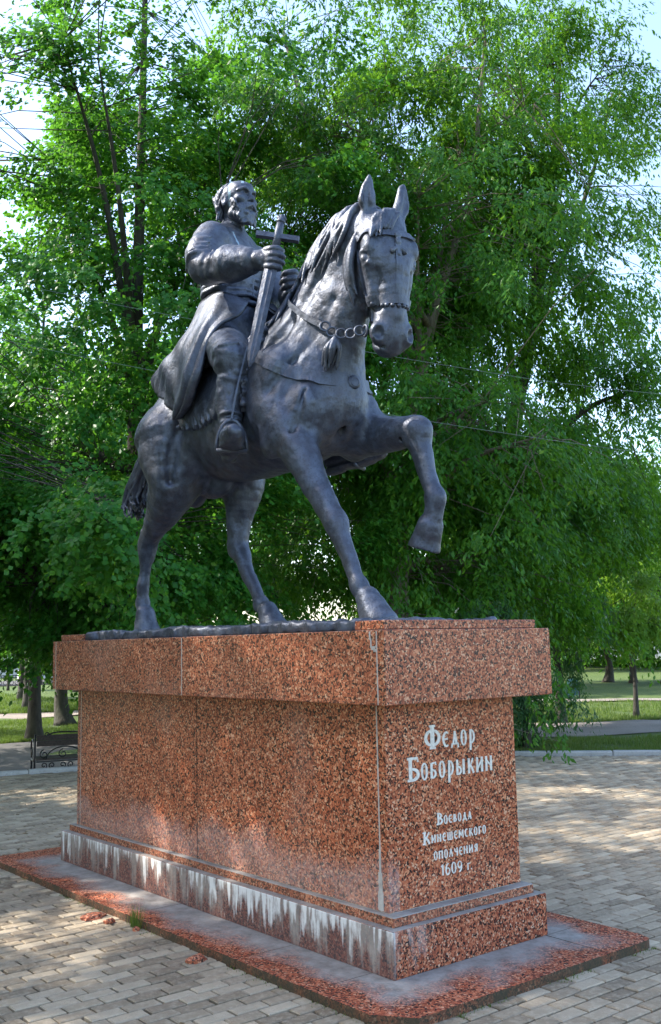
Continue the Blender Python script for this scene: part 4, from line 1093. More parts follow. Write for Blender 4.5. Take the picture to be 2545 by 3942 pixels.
# street and cars beyond the fence
street = MB().add([(-74, -60, -0.52), (-63, -60, -0.52), (-57, 70, -0.52), (-68, 70, -0.52)], [(0, 1, 2, 3)]).build('street', M_ASPH)
tag(street, 'grey asphalt street beyond the iron fence', kind='structure')
def car(loc, rz, label, van):
    r = empty('parked_car', loc); r.rotation_euler = (0, 0, rz); tag(r, label, 'car', 'white cars parked beyond the fence')
    h = 2.0 if van else 1.45
    prof = [(-2.3, 0.35), (2.3, 0.35), (2.3, 0.8), (1.7, 1.0), (1.2, h), (-2.2, h), (-2.3, 1.0)] if van else [(-2.2, 0.3), (2.2, 0.3), (2.2, 0.72), (1.1, 0.88), (0.5, h), (-1.3, h), (-1.9, 0.92), (-2.2, 0.85)]
    V = [(x, y, z) for y in (-0.85, 0.85) for x, z in prof]; n = len(prof)
    F = [tuple(range(n - 1, -1, -1)), tuple(range(n, 2 * n))] + [(i, (i + 1) % n, (i + 1) % n + n, i + n) for i in range(n)]
    def pc(name, mb, mat):
        me = mb.mesh(name); me.materials.append(mat); o = bpy.data.objects.new(name, me); COL.objects.link(o); o.parent = r
    pc('body', MB().add(V, F), M_WHITEP)
    for sy in (-1, 1):
        for x0, x1 in (((-1.9, -0.9), (-0.8, 0.2), (0.3, 1.2)) if van else ((-1.2, -0.4), (-0.3, 0.45))):
            y0, y1 = sorted((sy * 0.845, sy * 0.862)); pc('window', MB().box((x0, y0, h - 0.75 if van else 0.95), (x1, y1, h - 0.12)), M_GLASS)
        for x in (-1.45, 1.4):
            pc('wheel', MB().tube([(x, sy * 0.70, 0.31), (x, sy * 0.88, 0.31)], 0.31, 14), M_TYRE)
car((-64.5, 19.5, -0.52), 1.5, 'white van parked beyond the fence, nearest the left edge', True)
car((-63.8, 26.0, -0.52), 1.5, 'white car parked beyond the fence, behind the left tree trunks', False)

# houses far behind
def house(cx, cy, rz, w, d, h, rows, label, z0):
    r = empty('pale_house', (cx, cy, z0)); r.rotation_euler = (0, 0, rz); tag(r, label, 'house')
    def pc(name, mb, mat, par=r):
        me = mb.mesh(name); me.materials.append(mat); o = bpy.data.objects.new(name, me); COL.objects.link(o); o.parent = par; return o
    pc('wall', MB().box((-w / 2, -d / 2, 0), (w / 2, d / 2, h)), M_WALLP)
    V = [(-w / 2 - 0.5, -d / 2 - 0.5, h), (w / 2 + 0.5, -d / 2 - 0.5, h), (w / 2 + 0.5, d / 2 + 0.5, h), (-w / 2 - 0.5, d / 2 + 0.5, h), (-w / 2 + 1.5, 0, h + 2.6), (w / 2 - 1.5, 0, h + 2.6)]
    pc('roof', MB().add(V, [(0, 1, 5, 4), (2, 3, 4, 5), (1, 2, 5), (3, 0, 4), (3, 2, 1, 0)]), M_ROOF)
    n = int(w / 2.6)
    for k in range(rows):
        for i in range(n):
            x = -w / 2 + (i + 0.5) * w / n; z = 1.1 + 3.1 * k
            fr = pc('window', MB().box((x - 0.62, -d / 2 - 0.05, z), (x + 0.62, -d / 2 + 0.02, z + 1.55)), M_FRAME)
            for s in (-1, 1): pc('pane', MB().box((x + s * 0.29 - 0.25, -d / 2 - 0.075, z + 0.09), (x + s * 0.29 + 0.25, -d / 2 - 0.04, z + 1.46)), M_GLASS, fr)
p = at_px(60, 100); house(p[0], p[1], math.radians(51 + 28), 26, 10, 6.5, 2, 'pale two-storey house beyond the street at the left', -0.6)
p = at_px(1390, 92); house(p[0], p[1], math.radians(51 - 12), 30, 10, 6.5, 2, 'pale two-storey house beyond the lawn at the right', -0.1)
s2 = at_px(27, 62.7); plant('sapling', sap, (s2[0], s2[1], -0.6), 'thin sapling in front of the fence at the left edge', sc=1.25)

# broken granite chips on the paving
G_CHIP = granite('granite_chip', 0.8, 0.15, tint=(1.05, 0.9, 0.85))
def chip(x, y, sx, sy, sz, rz, label):
    rr = random.Random(int(x * 1000)); V = []
    for z, s in ((0.0, 1.0), (sz * 0.6, 0.95), (sz, 0.62)):
        for k in range(7):
            w = 6.283 * k / 7 + rz; q = s * rr.uniform(0.75, 1.1); V.append((x + sx * q * math.cos(w), y + sy * q * math.sin(w), GZ + z + (rr.uniform(-0.3, 0.3) * sz if z == sz else 0)))
    F = [tuple(range(6, -1, -1)), tuple(range(14, 21))] + [(a + i, a + (i + 1) % 7, a + 7 + (i + 1) % 7, a + 7 + i) for a in (0, 7) for i in range(7)]
    tag(MB().add(V, F).build('stone_chip', G_CHIP), label, 'stone', 'broken granite chips beside the plinth')
chip(-0.36, -1.14, 0.060, 0.105, 0.024, 0.2, 'largest flat red granite chip lying beside the plinth')
chip(-0.17, -1.115, 0.035, 0.045, 0.028, 0.9, 'small red granite chip between the flat chip and the grass tuft')
chip(0.13, -1.075, 0.022, 0.026, 0.024, 0.4, 'tiny granite chip just past the grass tuft')
chip(0.93, -1.12, 0.052, 0.070, 0.030, 1.3, 'reddish granite chip lying alone by the middle of the plinth edge')
# grass in the joint of the plinth
def tuft(x, y, n, r, h, label, name='grass_tuft'):
    P = np.column_stack([x + RNG.normal(0, r, n), y + RNG.normal(0, r * 0.35, n), np.full(n, GZ - 0.01)])
    tag(blades(P, h, 0.006, name, M_BLADE, RNG), label, 'grass', kind='stuff')
tuft(0.04, -1.035, 90, 0.045, 0.13, 'grass tuft growing at the edge of the plinth')
n = 900
P = np.concatenate([np.column_stack([RNG.uniform(-2.5, 2.5, n), -PL_Y - np.abs(RNG.normal(0, 0.025, n)), np.full(n, GZ - 0.008)]),
                    np.column_stack([PL_X + np.abs(RNG.normal(0, 0.022, n // 2)), RNG.uniform(-0.9, 1.0, n // 2), np.full(n // 2, GZ - 0.008)])])
P = P[(np.sin(P[:, 0] * 6.1) + np.sin(P[:, 0] * 2.3 + P[:, 1] * 9) > 0.1)]
tag(blades(P, 0.018, 0.006, 'moss_fringe', M_BLADE, RNG), 'short grass and moss fringe in the joint round the plinth', 'moss', kind='stuff')
# dead leaves and bits on the paving
M_LITTER = plain('dry_leaf', (0.16, 0.10, 0.045), 0.9, 0, 0.5, 15)
m = 160; LP = []; LF = []
for i in range(m):
    x, y = RNG.uniform(-8, 4.5), RNG.uniform(-4, 9)
    if abs(x) < 2.6 and abs(y) < 1.1: continue
    a = RNG.uniform(0, 6.28); l = RNG.uniform(0.015, 0.04); w = l * 0.45; z = GZ + 0.008
    k = len(LP); ca, sa = math.cos(a), math.sin(a)
    LP += [(x - ca * l, y - sa * l, z), (x + sa * w, y - ca * w, z + 0.012), (x + ca * l, y + sa * l, z + 0.004), (x - sa * w, y + ca * w, z + 0.010)]
    LF += [(k, k + 1, k + 2), (k, k + 2, k + 3)]
tag(MB().add(LP, LF).build('leaf_litter', M_LITTER), 'scattered dry leaves and scraps on the paving', 'litter', kind='stuff')
print('things', round(time.time() - T0, 1))
# ------------------------------------------------------------------ the bronze statue
def bronze(name, streaks=()):
    m, nt, b = new_mat(name)
    v = coords(nt)
    n1 = noise(nt, v, 2.2, 5, 0.6); n2 = noise(nt, v, 14, 5, 0.65); n3 = noise(nt, v, 60, 3, 0.6)
    vs = coords(nt, (1, 1, 0.22)); n4 = noise(nt, vs, 9, 4, 0.6)
    c = ramp(nt, n1, [(0.3, (0.042, 0.054, 0.082)), (0.7, (0.086, 0.086, 0.106))])
    c = mix(nt, ramp(nt, n2, [(0.42, 0.0), (0.66, 0.9)]), c, (0.105, 0.125, 0.175))
    c = mix(nt, ramp(nt, n4, [(0.52, 0.0), (0.72, 0.55)]), c, (0.165, 0.185, 0.225))
    c = mix(nt, ramp(nt, n3, [(0.55, 0.0), (0.75, 0.6)]), c, (0.022, 0.022, 0.027))
    if streaks:
        geo = nt.nodes.new('ShaderNodeNewGeometry'); sp = nt.nodes.new('ShaderNodeSeparateXYZ'); L(nt, geo.outputs['Position'], sp.inputs[0])
        lat = mth(nt, 'ADD', mth(nt, 'MULTIPLY', sp.outputs[0], 0.625), mth(nt, 'MULTIPLY', sp.outputs[1], 0.780))
        lat = mth(nt, 'ADD', lat, mth(nt, 'MULTIPLY', mth(nt, 'SUBTRACT', noise(nt, v, 9, 3), 0.5), 0.05))
        for l0, sl, z0, z1, w in streaks:
            q = mth(nt, 'ABSOLUTE', mth(nt, 'ADD', lat, mth(nt, 'ADD', mth(nt, 'MULTIPLY', sp.outputs[2], -sl), -l0 + sl * z1)))
            f = mth(nt, 'MULTIPLY', mth(nt, 'LESS_THAN', q, w), mth(nt, 'MULTIPLY', mth(nt, 'GREATER_THAN', sp.outputs[2], z0), mth(nt, 'LESS_THAN', sp.outputs[2], z1)))
            c = mix(nt, mth(nt, 'MULTIPLY', f, 0.8), c, (0.36, 0.48, 0.56))
    b.inputs['Metallic'].default_value = 0.45
    L(nt, c, b.inputs['Base Color'])
    L(nt, ramp(nt, n2, [(0.3, 0.36), (0.7, 0.56)]), b.inputs['Roughness'])
    p = bump(nt, b, n2, 0.38, 0.014); p = bump(nt, b, n4, 0.30, 0.012, p)
    bump(nt, b, n3, 0.5, 0.005, p)
    return m
M_BRONZE = bronze('dark_bronze')
M_RIDER = bronze('dark_bronze_streaked', [(-0.205, 0.0, 5.17, 5.50, 0.012), (-0.110, 0.0, 5.36, 5.50, 0.012), (-0.185, -0.35, 4.76, 4.96, 0.007), (0.0, -0.1, 4.72, 4.80, 0.007)])

STATUE = empty('equestrian_statue', (0, 0, 1.88))
tag(STATUE, 'dark bronze bearded rider with sword on a stepping horse', 'statue')
PLATE_Z = 1.874

HORSE = SDF((-2.0, -0.85, 1.80), (1.85, 0.85, 4.95), 0.0095)
H = HORSE
YA = (0, 1, 0)
# trunk
H.tube([(0.80, 0, 3.40), (0.62, 0, 3.46), (0.28, 0, 3.47), (-0.20, 0, 3.45), (-0.60, 0, 3.50), (-0.86, 0, 3.54)],
       [0.33, 0.45, 0.49, 0.46, 0.41, 0.37], 0.02, YA, [0.90, 0.82, 0.82, 0.88, 0.92, 0.92])
# withers and croup
H.ball((0.20, 0, 3.86), (0.42, 0.16, 0.16), 0.2)
for sy in (-1, 1):
    H.ball((-0.79, sy * 0.17, 3.44), (0.35, 0.21, 0.44), 0.12)
    H.ball((-0.62, sy * 0.30, 3.62), (0.12, 0.08, 0.12), 0.08)                    # point of hip
# neck
H.tube([(0.54, 0, 3.62), (0.78, 0, 3.92), (0.95, 0, 4.17), (1.10, 0, 4.35), (1.24, -0.01, 4.43)],
       [0.43, 0.36, 0.31, 0.26, 0.20], 0.10, YA, [0.78, 0.62, 0.56, 0.58, 0.70])
H.tube([(1.16, -0.02, 4.02), (1.06, 0, 3.80), (0.89, 0, 3.50)], [0.10, 0.12, 0.14], 0.12)
# breast
for sy in (-1, 1):
    H.ball((0.83, sy * 0.16, 3.31), (0.175, 0.17, 0.26), 0.06)
    H.ball((0.58, sy * 0.33, 3.44), (0.24, 0.12, 0.34), 0.09, _rot('Y', 25))     # shoulder blade
    H.ball((0.76, sy * 0.32, 3.20), (0.17, 0.12, 0.17), 0.06)
    H.tube([(0.86, sy * 0.37, 3.62), (0.70, sy * 0.43, 3.36), (0.62, sy * 0.43, 3.12)], [0.012, 0.018, 0.012], 0.07, op='cut')
    H.tube([(0.40, sy * 0.43, 3.62), (0.42, sy * 0.45, 3.34), (0.55, sy * 0.43, 3.08)], [0.015, 0.02, 0.015], 0.09, op='cut')
H.tube([(1.04, 0, 3.40), (1.01, 0, 3.28), (0.95, 0, 3.06)], [0.018, 0.022, 0.02], 0.07, op='cut')
# right fore leg (planted)
H.tube([(0.68, -0.29, 3.30), (0.86, -0.285, 3.06), (1.03, -0.27, 2.78), (1.19, -0.255, 2.54)], [0.18, 0.142, 0.094, 0.076], 0.07)
H.ball((0.70, -0.37, 3.10), (0.10, 0.07, 0.12), 0.04)                            # elbow
H.tube([(0.88, -0.36, 3.10), (0.98, -0.33, 2.86), (1.08, -0.30, 2.68)], [0.05, 0.045, 0.02], 0.05)
H.ball((1.215, -0.25, 2.50), (0.078, 0.078, 0.11), 0.03, _rot('Y', -25))
H.tube([(1.22, -0.25, 2.50), (1.31, -0.24, 2.31), (1.395, -0.23, 2.11)], [0.068, 0.050, 0.048], 0.03)
H.tube([(1.20, -0.245, 2.40), (1.27, -0.235, 2.27), (1.35, -0.23, 2.11)], [0.022, 0.02, 0.024], 0.025)
H.ball((1.41, -0.23, 2.085), (0.066, 0.062, 0.068), 0.03)
H.tube([(1.41, -0.23, 2.08), (1.48, -0.22, 1.99)], [0.053, 0.058], 0.02)
H.tube([(1.475, -0.22, 2.01), (1.57, -0.215, 1.85)], [0.074, 0.122], 0.010, sub=1)
# left fore leg (raised)
H.tube([(0.66, 0.28, 3.34), (0.86, 0.29, 3.21), (1.14, 0.29, 3.15), (1.38, 0.285, 3.125)], [0.19, 0.172, 0.128, 0.10], 0.08)
H.ball((1.43, 0.285, 3.11), (0.11, 0.095, 0.115), 0.05)
H.ball((1.36, 0.23, 3.10), (0.03, 0.03, 0.05), 0.02, op='cut')
H.tube([(1.44, 0.285, 3.07), (1.50, 0.285, 2.88), (1.57, 0.285, 2.68)], [0.085, 0.058, 0.054], 0.03)
H.tube([(1.40, 0.28, 3.0), (1.45, 0.28, 2.85), (1.53, 0.28, 2.68)], [0.025, 0.022, 0.025], 0.025)
H.ball((1.578, 0.285, 2.655), (0.075, 0.066, 0.08), 0.03)
H.tube([(1.575, 0.285, 2.64), (1.550, 0.285, 2.52)], [0.060, 0.062], 0.02)
H.tube([(1.520, 0.285, 2.475), (1.450, 0.285, 2.31)], [0.088, 0.113], 0.006, sub=1)
H.plane((1.2, 0.1, 2.1), (1.75, 0.5, 2.5), (1.465, 0.285, 2.330), (-0.35, -0.05, -0.90))
# right hind leg (behind)
H.tube([(-0.82, -0.22, 3.36), (-0.76, -0.27, 3.05), (-0.93, -0.265, 2.86), (-1.15, -0.24, 2.71), (-1.300, -0.22, 2.60)],
       [0.34, 0.22, 0.155, 0.102, 0.080], 0.10)
H.tube([(-1.36, -0.22, 2.69), (-1.33, -0.22, 2.55)], [0.042, 0.066], 0.035)
H.tube([(-1.30, -0.22, 2.57), (-1.35, -0.22, 2.36), (-1.39, -0.22, 2.12)], [0.074, 0.050, 0.047], 0.03)
H.ball((-1.395, -0.22, 2.095), (0.062, 0.056, 0.066), 0.03)
H.tube([(-1.39, -0.22, 2.08), (-1.35, -0.22, 1.99)], [0.050, 0.058], 0.02)
H.tube([(-1.355, -0.22, 2.01), (-1.31, -0.215, 1.85)], [0.074, 0.118], 0.010, sub=1)
H.tube([(-0.50, -0.36, 3.45), (-0.56, -0.42, 3.20), (-0.62, -0.40, 3.02)], [0.015, 0.02, 0.02], 0.09, op='cut')
H.tube([(-1.0, -0.40, 3.55), (-1.02, -0.42, 3.2), (-1.05, -0.36, 2.95)], [0.01, 0.014, 0.01], 0.07, op='cut')
# left hind leg (stepping under)
H.tube([(-0.80, 0.22, 3.32), (-0.61, 0.25, 3.03), (-0.61, 0.24, 2.80), (-0.62, 0.22, 2.55)], [0.32, 0.19, 0.115, 0.082], 0.10)
H.tube([(-0.69, 0.22, 2.61), (-0.64, 0.22, 2.49)], [0.040, 0.062], 0.035)
H.tube([(-0.615, 0.22, 2.53), (-0.47, 0.22, 2.29), (-0.31, 0.22, 2.07)], [0.074, 0.053, 0.050], 0.03)
H.ball((-0.295, 0.22, 2.05), (0.067, 0.062, 0.067), 0.03)
H.tube([(-0.29, 0.22, 2.04), (-0.205, 0.22, 1.985)], [0.053, 0.058], 0.02)
H.tube([(-0.215, 0.22, 2.0), (-0.125, 0.22, 1.85)], [0.074, 0.112], 0.010, sub=1)
for sy in (-1, 1):
    H.tube([(1.13, sy * 0.16, 4.02), (0.99, sy * 0.235, 3.80), (0.84, sy * 0.30, 3.62)], [0.012, 0.016, 0.012], 0.05, op='cut')      # jugular groove
    H.tube([(1.02, sy * 0.13, 4.28), (0.82, sy * 0.24, 4.00), (0.60, sy * 0.31, 3.78)], [0.014, 0.02, 0.014], 0.08, op='cut')        # neck muscle
    H.ball((0.92, sy * 0.27, 3.30), (0.12, 0.09, 0.16), 0.05, _rot('Y', 20))                                                          # point of shoulder
    H.tube([(0.98, sy * 0.30, 3.40), (0.96, sy * 0.36, 3.20), (0.86, sy * 0.38, 3.02)], [0.008, 0.014, 0.010], 0.04, op='cut')
    for k in range(5):
        x0 = 0.18 - 0.15 * k
        H.tube([(x0, sy * 0.43, 3.66), (x0 - 0.05, sy * 0.455, 3.42), (x0 - 0.03, sy * 0.40, 3.18)], [0.006, 0.009, 0.006], 0.05, op='cut')  # ribs
    H.tube([(-0.62, sy * 0.42, 3.42), (-0.70, sy * 0.44, 3.24), (-0.74, sy * 0.44, 3.08)], [0.02, 0.035, 0.02], 0.06)                 # thigh muscle
    H.tube([(-0.86, sy * 0.42, 3.55), (-0.90, sy * 0.445, 3.30), (-0.94, sy * 0.39, 3.02)], [0.02, 0.035, 0.02], 0.06)
# sheath under the belly
H.ball((-0.62, 0, 3.02), (0.22, 0.09, 0.12), 0.06)
H.ball((-0.86, -0.04, 2.98), (0.12, 0.10, 0.13), 0.05)

# head: local frame (u down the face, v forward, s to the horse's left)
HO = np.array((1.405, 0.055, 4.485))
_yaw = math.radians(-16)
HN0 = np.array((math.cos(_yaw), math.sin(_yaw), 0.0))
_tl = math.radians(2)
HU = -np.array((0, 0, 1.0)) * math.cos(_tl) + HN0 * math.sin(_tl)
HV = HN0 * math.cos(_tl) + np.array((0, 0, 1.0)) * math.sin(_tl)
HS = np.cross(HU, HV) * -1
HM = np.column_stack([HU, HV, HS])
def hp(u, v2, s2): return HO + HU * u + HV * v2 + HS * s2
H.tube([hp(0.04, 0.02, 0), hp(0.22, 0.035, 0), hp(0.42, 0.045, 0), hp(0.60, 0.045, 0), hp(0.75, 0.030, 0), hp(0.80, 0.015, 0)],
       [0.135, 0.158, 0.135, 0.110, 0.108, 0.098], 0.05, HS, [1.08, 1.16, 1.10, 1.05, 1.12, 1.18])
H.tube([hp(0.06, -0.08, 0), hp(0.02, -0.20, 0)], [0.15, 0.17], 0.08, HS, 0.9)
for sy in (-1, 1):
    H.ball(hp(0.32, -0.11, sy * 0.110), (0.20, 0.160, 0.060), 0.05, HM)             # cheek
    H.ball(hp(0.195, 0.085, sy * 0.160), (0.085, 0.058, 0.036), 0.03, HM)           # brow
    H.ball(hp(0.275, 0.070, sy * 0.182), (0.052, 0.046, 0.030), 0.015, HM, op='cut')  # eye socket
    H.ball(hp(0.275, 0.062, sy * 0.160), 0.038, 0.006)                              # eye
    H.tube([hp(0.230, 0.110, sy * 0.168), hp(0.232, 0.062, sy * 0.192), hp(0.247, 0.02, sy * 0.182)], [0.013, 0.015, 0.010], 0.012)
    H.tube([hp(0.318, 0.100, sy * 0.166), hp(0.322, 0.055, sy * 0.176)], [0.010, 0.010], 0.012)
    H.tube([hp(0.35, 0.05, sy * 0.145), hp(0.56, 0.03, sy * 0.112)], [0.022, 0.016], 0.03)   # cheek bone
    H.tube([hp(0.38, 0.120, sy * 0.128), hp(0.60, 0.090, sy * 0.112)], [0.012, 0.012], 0.05, op='cut')
    H.ball(hp(0.770, 0.060, sy * 0.100), (0.075, 0.060, 0.050), 0.03, HM)           # nostril flare
    H.ball(hp(0.785, 0.104, sy * 0.120), (0.046, 0.036, 0.034), 0.012, HM, op='cut')
    H.tube([hp(0.71, -0.060, sy * 0.100), hp(0.82, -0.01, sy * 0.098), hp(0.855, 0.05, sy * 0.06)], [0.008] * 3, 0.02, op='cut')
H.tube([hp(0.38, -0.15, 0), hp(0.58, -0.095, 0), hp(0.74, -0.065, 0), hp(0.81, -0.045, 0)], [0.095, 0.072, 0.064, 0.056], 0.05, HS, 1.12)
H.ball(hp(0.825, -0.050, 0), (0.055, 0.055, 0.078), 0.03, HM)
H.tube([hp(0.36, 0.160, 0), hp(0.66, 0.130, 0)], [0.024, 0.024], 0.05)
# ears
for sy, tip in ((-1, hp(-0.325, 0.03, -0.100)), (1, hp(-0.330, -0.01, 0.175))):
    base = hp(-0.010, -0.01, sy * 0.110); mid = base * 0.48 + tip * 0.52 + HS * sy * 0.016
    H.tube([base, base * 0.7 + tip * 0.3, mid, base * 0.15 + tip * 0.85, tip], [0.050, 0.050, 0.056, 0.030, 0.008], 0.03, HV, 0.75)
    fr = HV * 0.040 + HS * sy * 0.016
    H.tube([base * 0.78 + tip * 0.22 + fr, mid + fr, base * 0.16 + tip * 0.84 + fr * 0.8], [0.016, 0.030, 0.014], 0.012, op='cut')
# hooves stand on the plate
H.plane((-2, -0.9, 1.7), (1.9, 0.9, 2.0), (0, 0, PLATE_Z - 0.004), (0, 0, -1))
H.rough(0.0045, 0.11, 3).rough(0.0016, 0.05, 4).rough(0.0012, 0.028, 5)
horse = link('horse', H.mesh('horse'), M_BRONZE, STATUE)
print('horse', len(horse.data.polygons), round(time.time() - T0, 1))
# rough-cast bronze plate under the hooves
BP = SDF((-1.66, -0.66, 1.79), (1.84, 0.66, 1.90), 0.012)
X, Y, Z = BP.xyz(BP.sl(BP.lo, BP.lo + BP.n * BP.h))
wob = 0.022 * np.sin(X * 7 + 1.3 * np.sin(X * 3.1)) + 0.012 * np.sin(X * 23) + 0.006 * np.sin(X * 51)
f = np.maximum(np.abs(X - 0.085) - 1.725, np.abs(Y) - (0.600 + wob - 0.25 * np.maximum(Z - 1.845, 0)))
top = PLATE_Z + 0.006 * np.sin(X * 5 + Y * 7) * 1.0 - 0.010 * np.clip((np.abs(Y) - 0.55) / 0.08, 0, 1)
f = np.maximum(f, Z - top); f = np.maximum(f, 1.807 - Z)
BP.f = f.astype(np.float32)
BP.rough(0.007, 0.05, 21)
link('bronze_plate', BP.mesh('bronze_plate', 1), M_BRONZE, STATUE)
RING_C = [[1.297, -0.08, 3.772], [1.24, -0.11, 3.761], [1.179, -0.14, 3.771], [1.117, -0.17, 3.794], [1.083, -0.2, 3.836]]
RSTRAP = [[1.07, -0.215, 3.845], [0.946, -0.245, 3.924], [0.82, -0.25, 4.018], [0.72, -0.23, 4.099], [0.634, -0.15, 4.178], [0.466, 0.0, 4.323]]
# ------------------------------------------------------------------ mane, tail and tack (parts of the horse)
def ribbon(name, pts, w, th, sdf, parent, off=0.004, bridge=0.0, sub=8, mat=None):
    P = catmull(pts, sub)
    P = sdf.snap(P, off)
    n = sdf.grad(P)
    t = np.gradient(P, axis=0); t /= np.linalg.norm(t, axis=1, keepdims=True)
    bn = np.cross(n, t); bn /= np.linalg.norm(bn, axis=1, keepdims=True)
    A = sdf.snap(P + bn * w / 2, off); B = sdf.snap(P - bn * w / 2, off)
    nA = sdf.grad(A); nB = sdf.grad(B)
    if bridge:                                   # the strap spans the hollow between the breast muscles
        i0, i1 = [int(np.argmin(np.abs(P[:, 1] - y2))) for y2 in (-bridge, bridge)]
        for arr, na in ((P, n), (A, nA), (B, nB)):
            a0, a1 = arr[i0].copy(), arr[i1].copy()
            for i in range(i0, i1 + 1):
                t2 = (i - i0) / (i1 - i0)
                arr[i] = a0 * (1 - t2) + a1 * t2 + np.array((0.075 * math.sin(t2 * math.pi), 0, -0.015 * math.sin(t2 * math.pi)))
                na[i] = (0.95, 0.5 * (t2 - 0.5) * 2, 0.05)
    V = []; F = []
    for i in range(len(P)):
        V += [A[i] - nA[i] * 0.01, A[i] + nA[i] * th, P[i] + n[i] * th, B[i] + nB[i] * th, B[i] - nB[i] * 0.01]
        if i:
            for j in range(4):
                F.append((5 * i - 5 + j, 5 * i - 5 + j + 1, 5 * i + j + 1, 5 * i + j))
    F.append((0, 1, 2, 3, 4)); m = 5 * (len(P) - 1); F.append((m + 4, m + 3, m + 2, m + 1, m))
    mb = MB(); mb.add(V, F)
    return mb.build(name, mat or M_BRONZE, parent)

rs = np.random.default_rng(5)
# mane: locks from the crest over the right side of the neck
def crest(t):
    K = catmull([(0.30, 0, 4.02), (0.50, 0, 4.24), (0.68, 0, 4.40), (0.86, 0, 4.52), (1.03, 0, 4.60), (1.20, 0.0, 4.62), (1.34, 0.02, 4.60)], 12)
    x = t * (len(K) - 1); i = min(int(x), len(K) - 2); return K[i] + (K[i + 1] - K[i]) * (x - i)
MA = SDF((0.10, -0.45, 3.70), (1.62, 0.20, 4.80), 0.0075)
for k in range(96):
    t = (k + rs.uniform(0, 0.8)) / 96
    c0 = HORSE.snap(crest(t)[None], 0.004)[0]
    side = -1 if rs.random() < 0.9 else 1
    ln = rs.uniform(0.16, 0.30) * (0.75 + 0.55 * t + (0.6 if t > 0.62 else 0))
    back = rs.uniform(0.25, 0.75)
    pts = [c0 + np.array((0.03, 0.025 * -side, 0.0)), c0 + np.array((0, 0, 0.012))]
    d = np.array((-back, side * 0.5, -0.75)); d /= np.linalg.norm(d)
    for j in range(1, 5):
        q = c0 + d * ln * j / 4 + np.array((-0.04 * math.sin(j * 1.3 + k), 0, 0))
        pts.append(HORSE.snap(q[None], 0.016 + 0.008 * math.sin(k * 2.1))[0])
    r = rs.uniform(0.014, 0.022)
    MA.tube(pts, [r * 0.9, r, r * 1.15, r, r * 0.8, r * 0.3], 0.008, sub=3)
# the long lock hanging behind the cheek
for k in range(10):
    s0 = rs.uniform(-0.025, 0.05)
    p0 = hp(0.0, -0.02, -0.12)
    tgt = hp(0.56 + rs.uniform(-0.16, 0.04), -0.15 + s0, -0.17)
    pts = [p0 + (tgt - p0) * j / 5 + HS * (-0.075 * math.sin(j / 5 * math.pi) - 0.01) + HV * (0.012 * math.sin(j * 1.7 + k) + s0 * j / 5) for j in range(6)]
    MA.tube(pts, [0.02, 0.024, 0.024, 0.022, 0.017, 0.006], 0.006, sub=3)
# forelock
for k in range(20):
    s0 = -0.16 + 0.23 * k / 19
    a0 = hp(-0.045 + 0.02 * abs(s0) / 0.1, 0.02, s0 * 0.55)
    e = hp(0.10 + rs.uniform(-0.03, 0.05) - s0 * 0.3, 0.15, s0 * 0.75 - 0.085)
    pts = [a0] + [HORSE.snap((a0 + (e - a0) * j / 4 + HV * 0.05)[None], 0.014 + 0.012 * (k % 2))[0] for j in (1, 2, 3, 4)]
    MA.tube(pts, [0.016, 0.015, 0.014, 0.011, 0.004], 0.004, sub=3)
# loose hair at the foot of the mane
for k in range(12):
    c0 = crest(rs.uniform(0.0, 0.25)); e = c0 + np.array((rs.uniform(-0.12, 0.1), rs.uniform(-0.30, -0.18), rs.uniform(-0.34, -0.18)))
    pts = [c0] + [HORSE.snap((c0 + (e - c0) * j / 4 + np.array((0, -0.1, 0.05)))[None], 0.02)[0] for j in (1, 2, 3, 4)]
    MA.tube(pts, [0.02, 0.02, 0.018, 0.013, 0.004], 0.006, sub=3)
link('mane', MA.mesh('mane', 0), M_BRONZE, horse)
# tail
TL = SDF((-2.15, -0.40, 2.60), (-0.95, 0.30, 3.85), 0.009)
for k in range(95):
    a = rs.uniform(0, 2 * math.pi); q = math.sqrt(rs.uniform(0, 1))
    oy = math.cos(a) * q; ox = math.sin(a) * q
    tl = rs.uniform(0.72, 1.0)
    K = catmull([(-0.98, 0, 3.72), (-1.18, -0.01, 3.70), (-1.34, -0.03, 3.55), (-1.47, -0.06, 3.34), (-1.60, -0.09, 3.12), (-1.66, -0.12, 2.97), (-1.52, -0.14, 2.88)], 4)
    m = max(6, int(len(K) * tl))
    pts = []
    for j in range(0, m, 2):
        sp = 0.035 + 0.125 * math.sin(min(1.0, j / 20) * math.pi * 0.62)
        pts.append(K[j] + np.array((ox * sp, oy * sp, ox * sp * 0.5)) + rs.uniform(-0.01, 0.01, 3))
    r = rs.uniform(0.020, 0.032)
    TL.tube(pts, [r * (1.25 - 0.85 * j / max(1, len(pts) - 1)) for j in range(len(pts))], 0.010, sub=3)
link('tail', TL.mesh('tail', 0), M_BRONZE, horse)

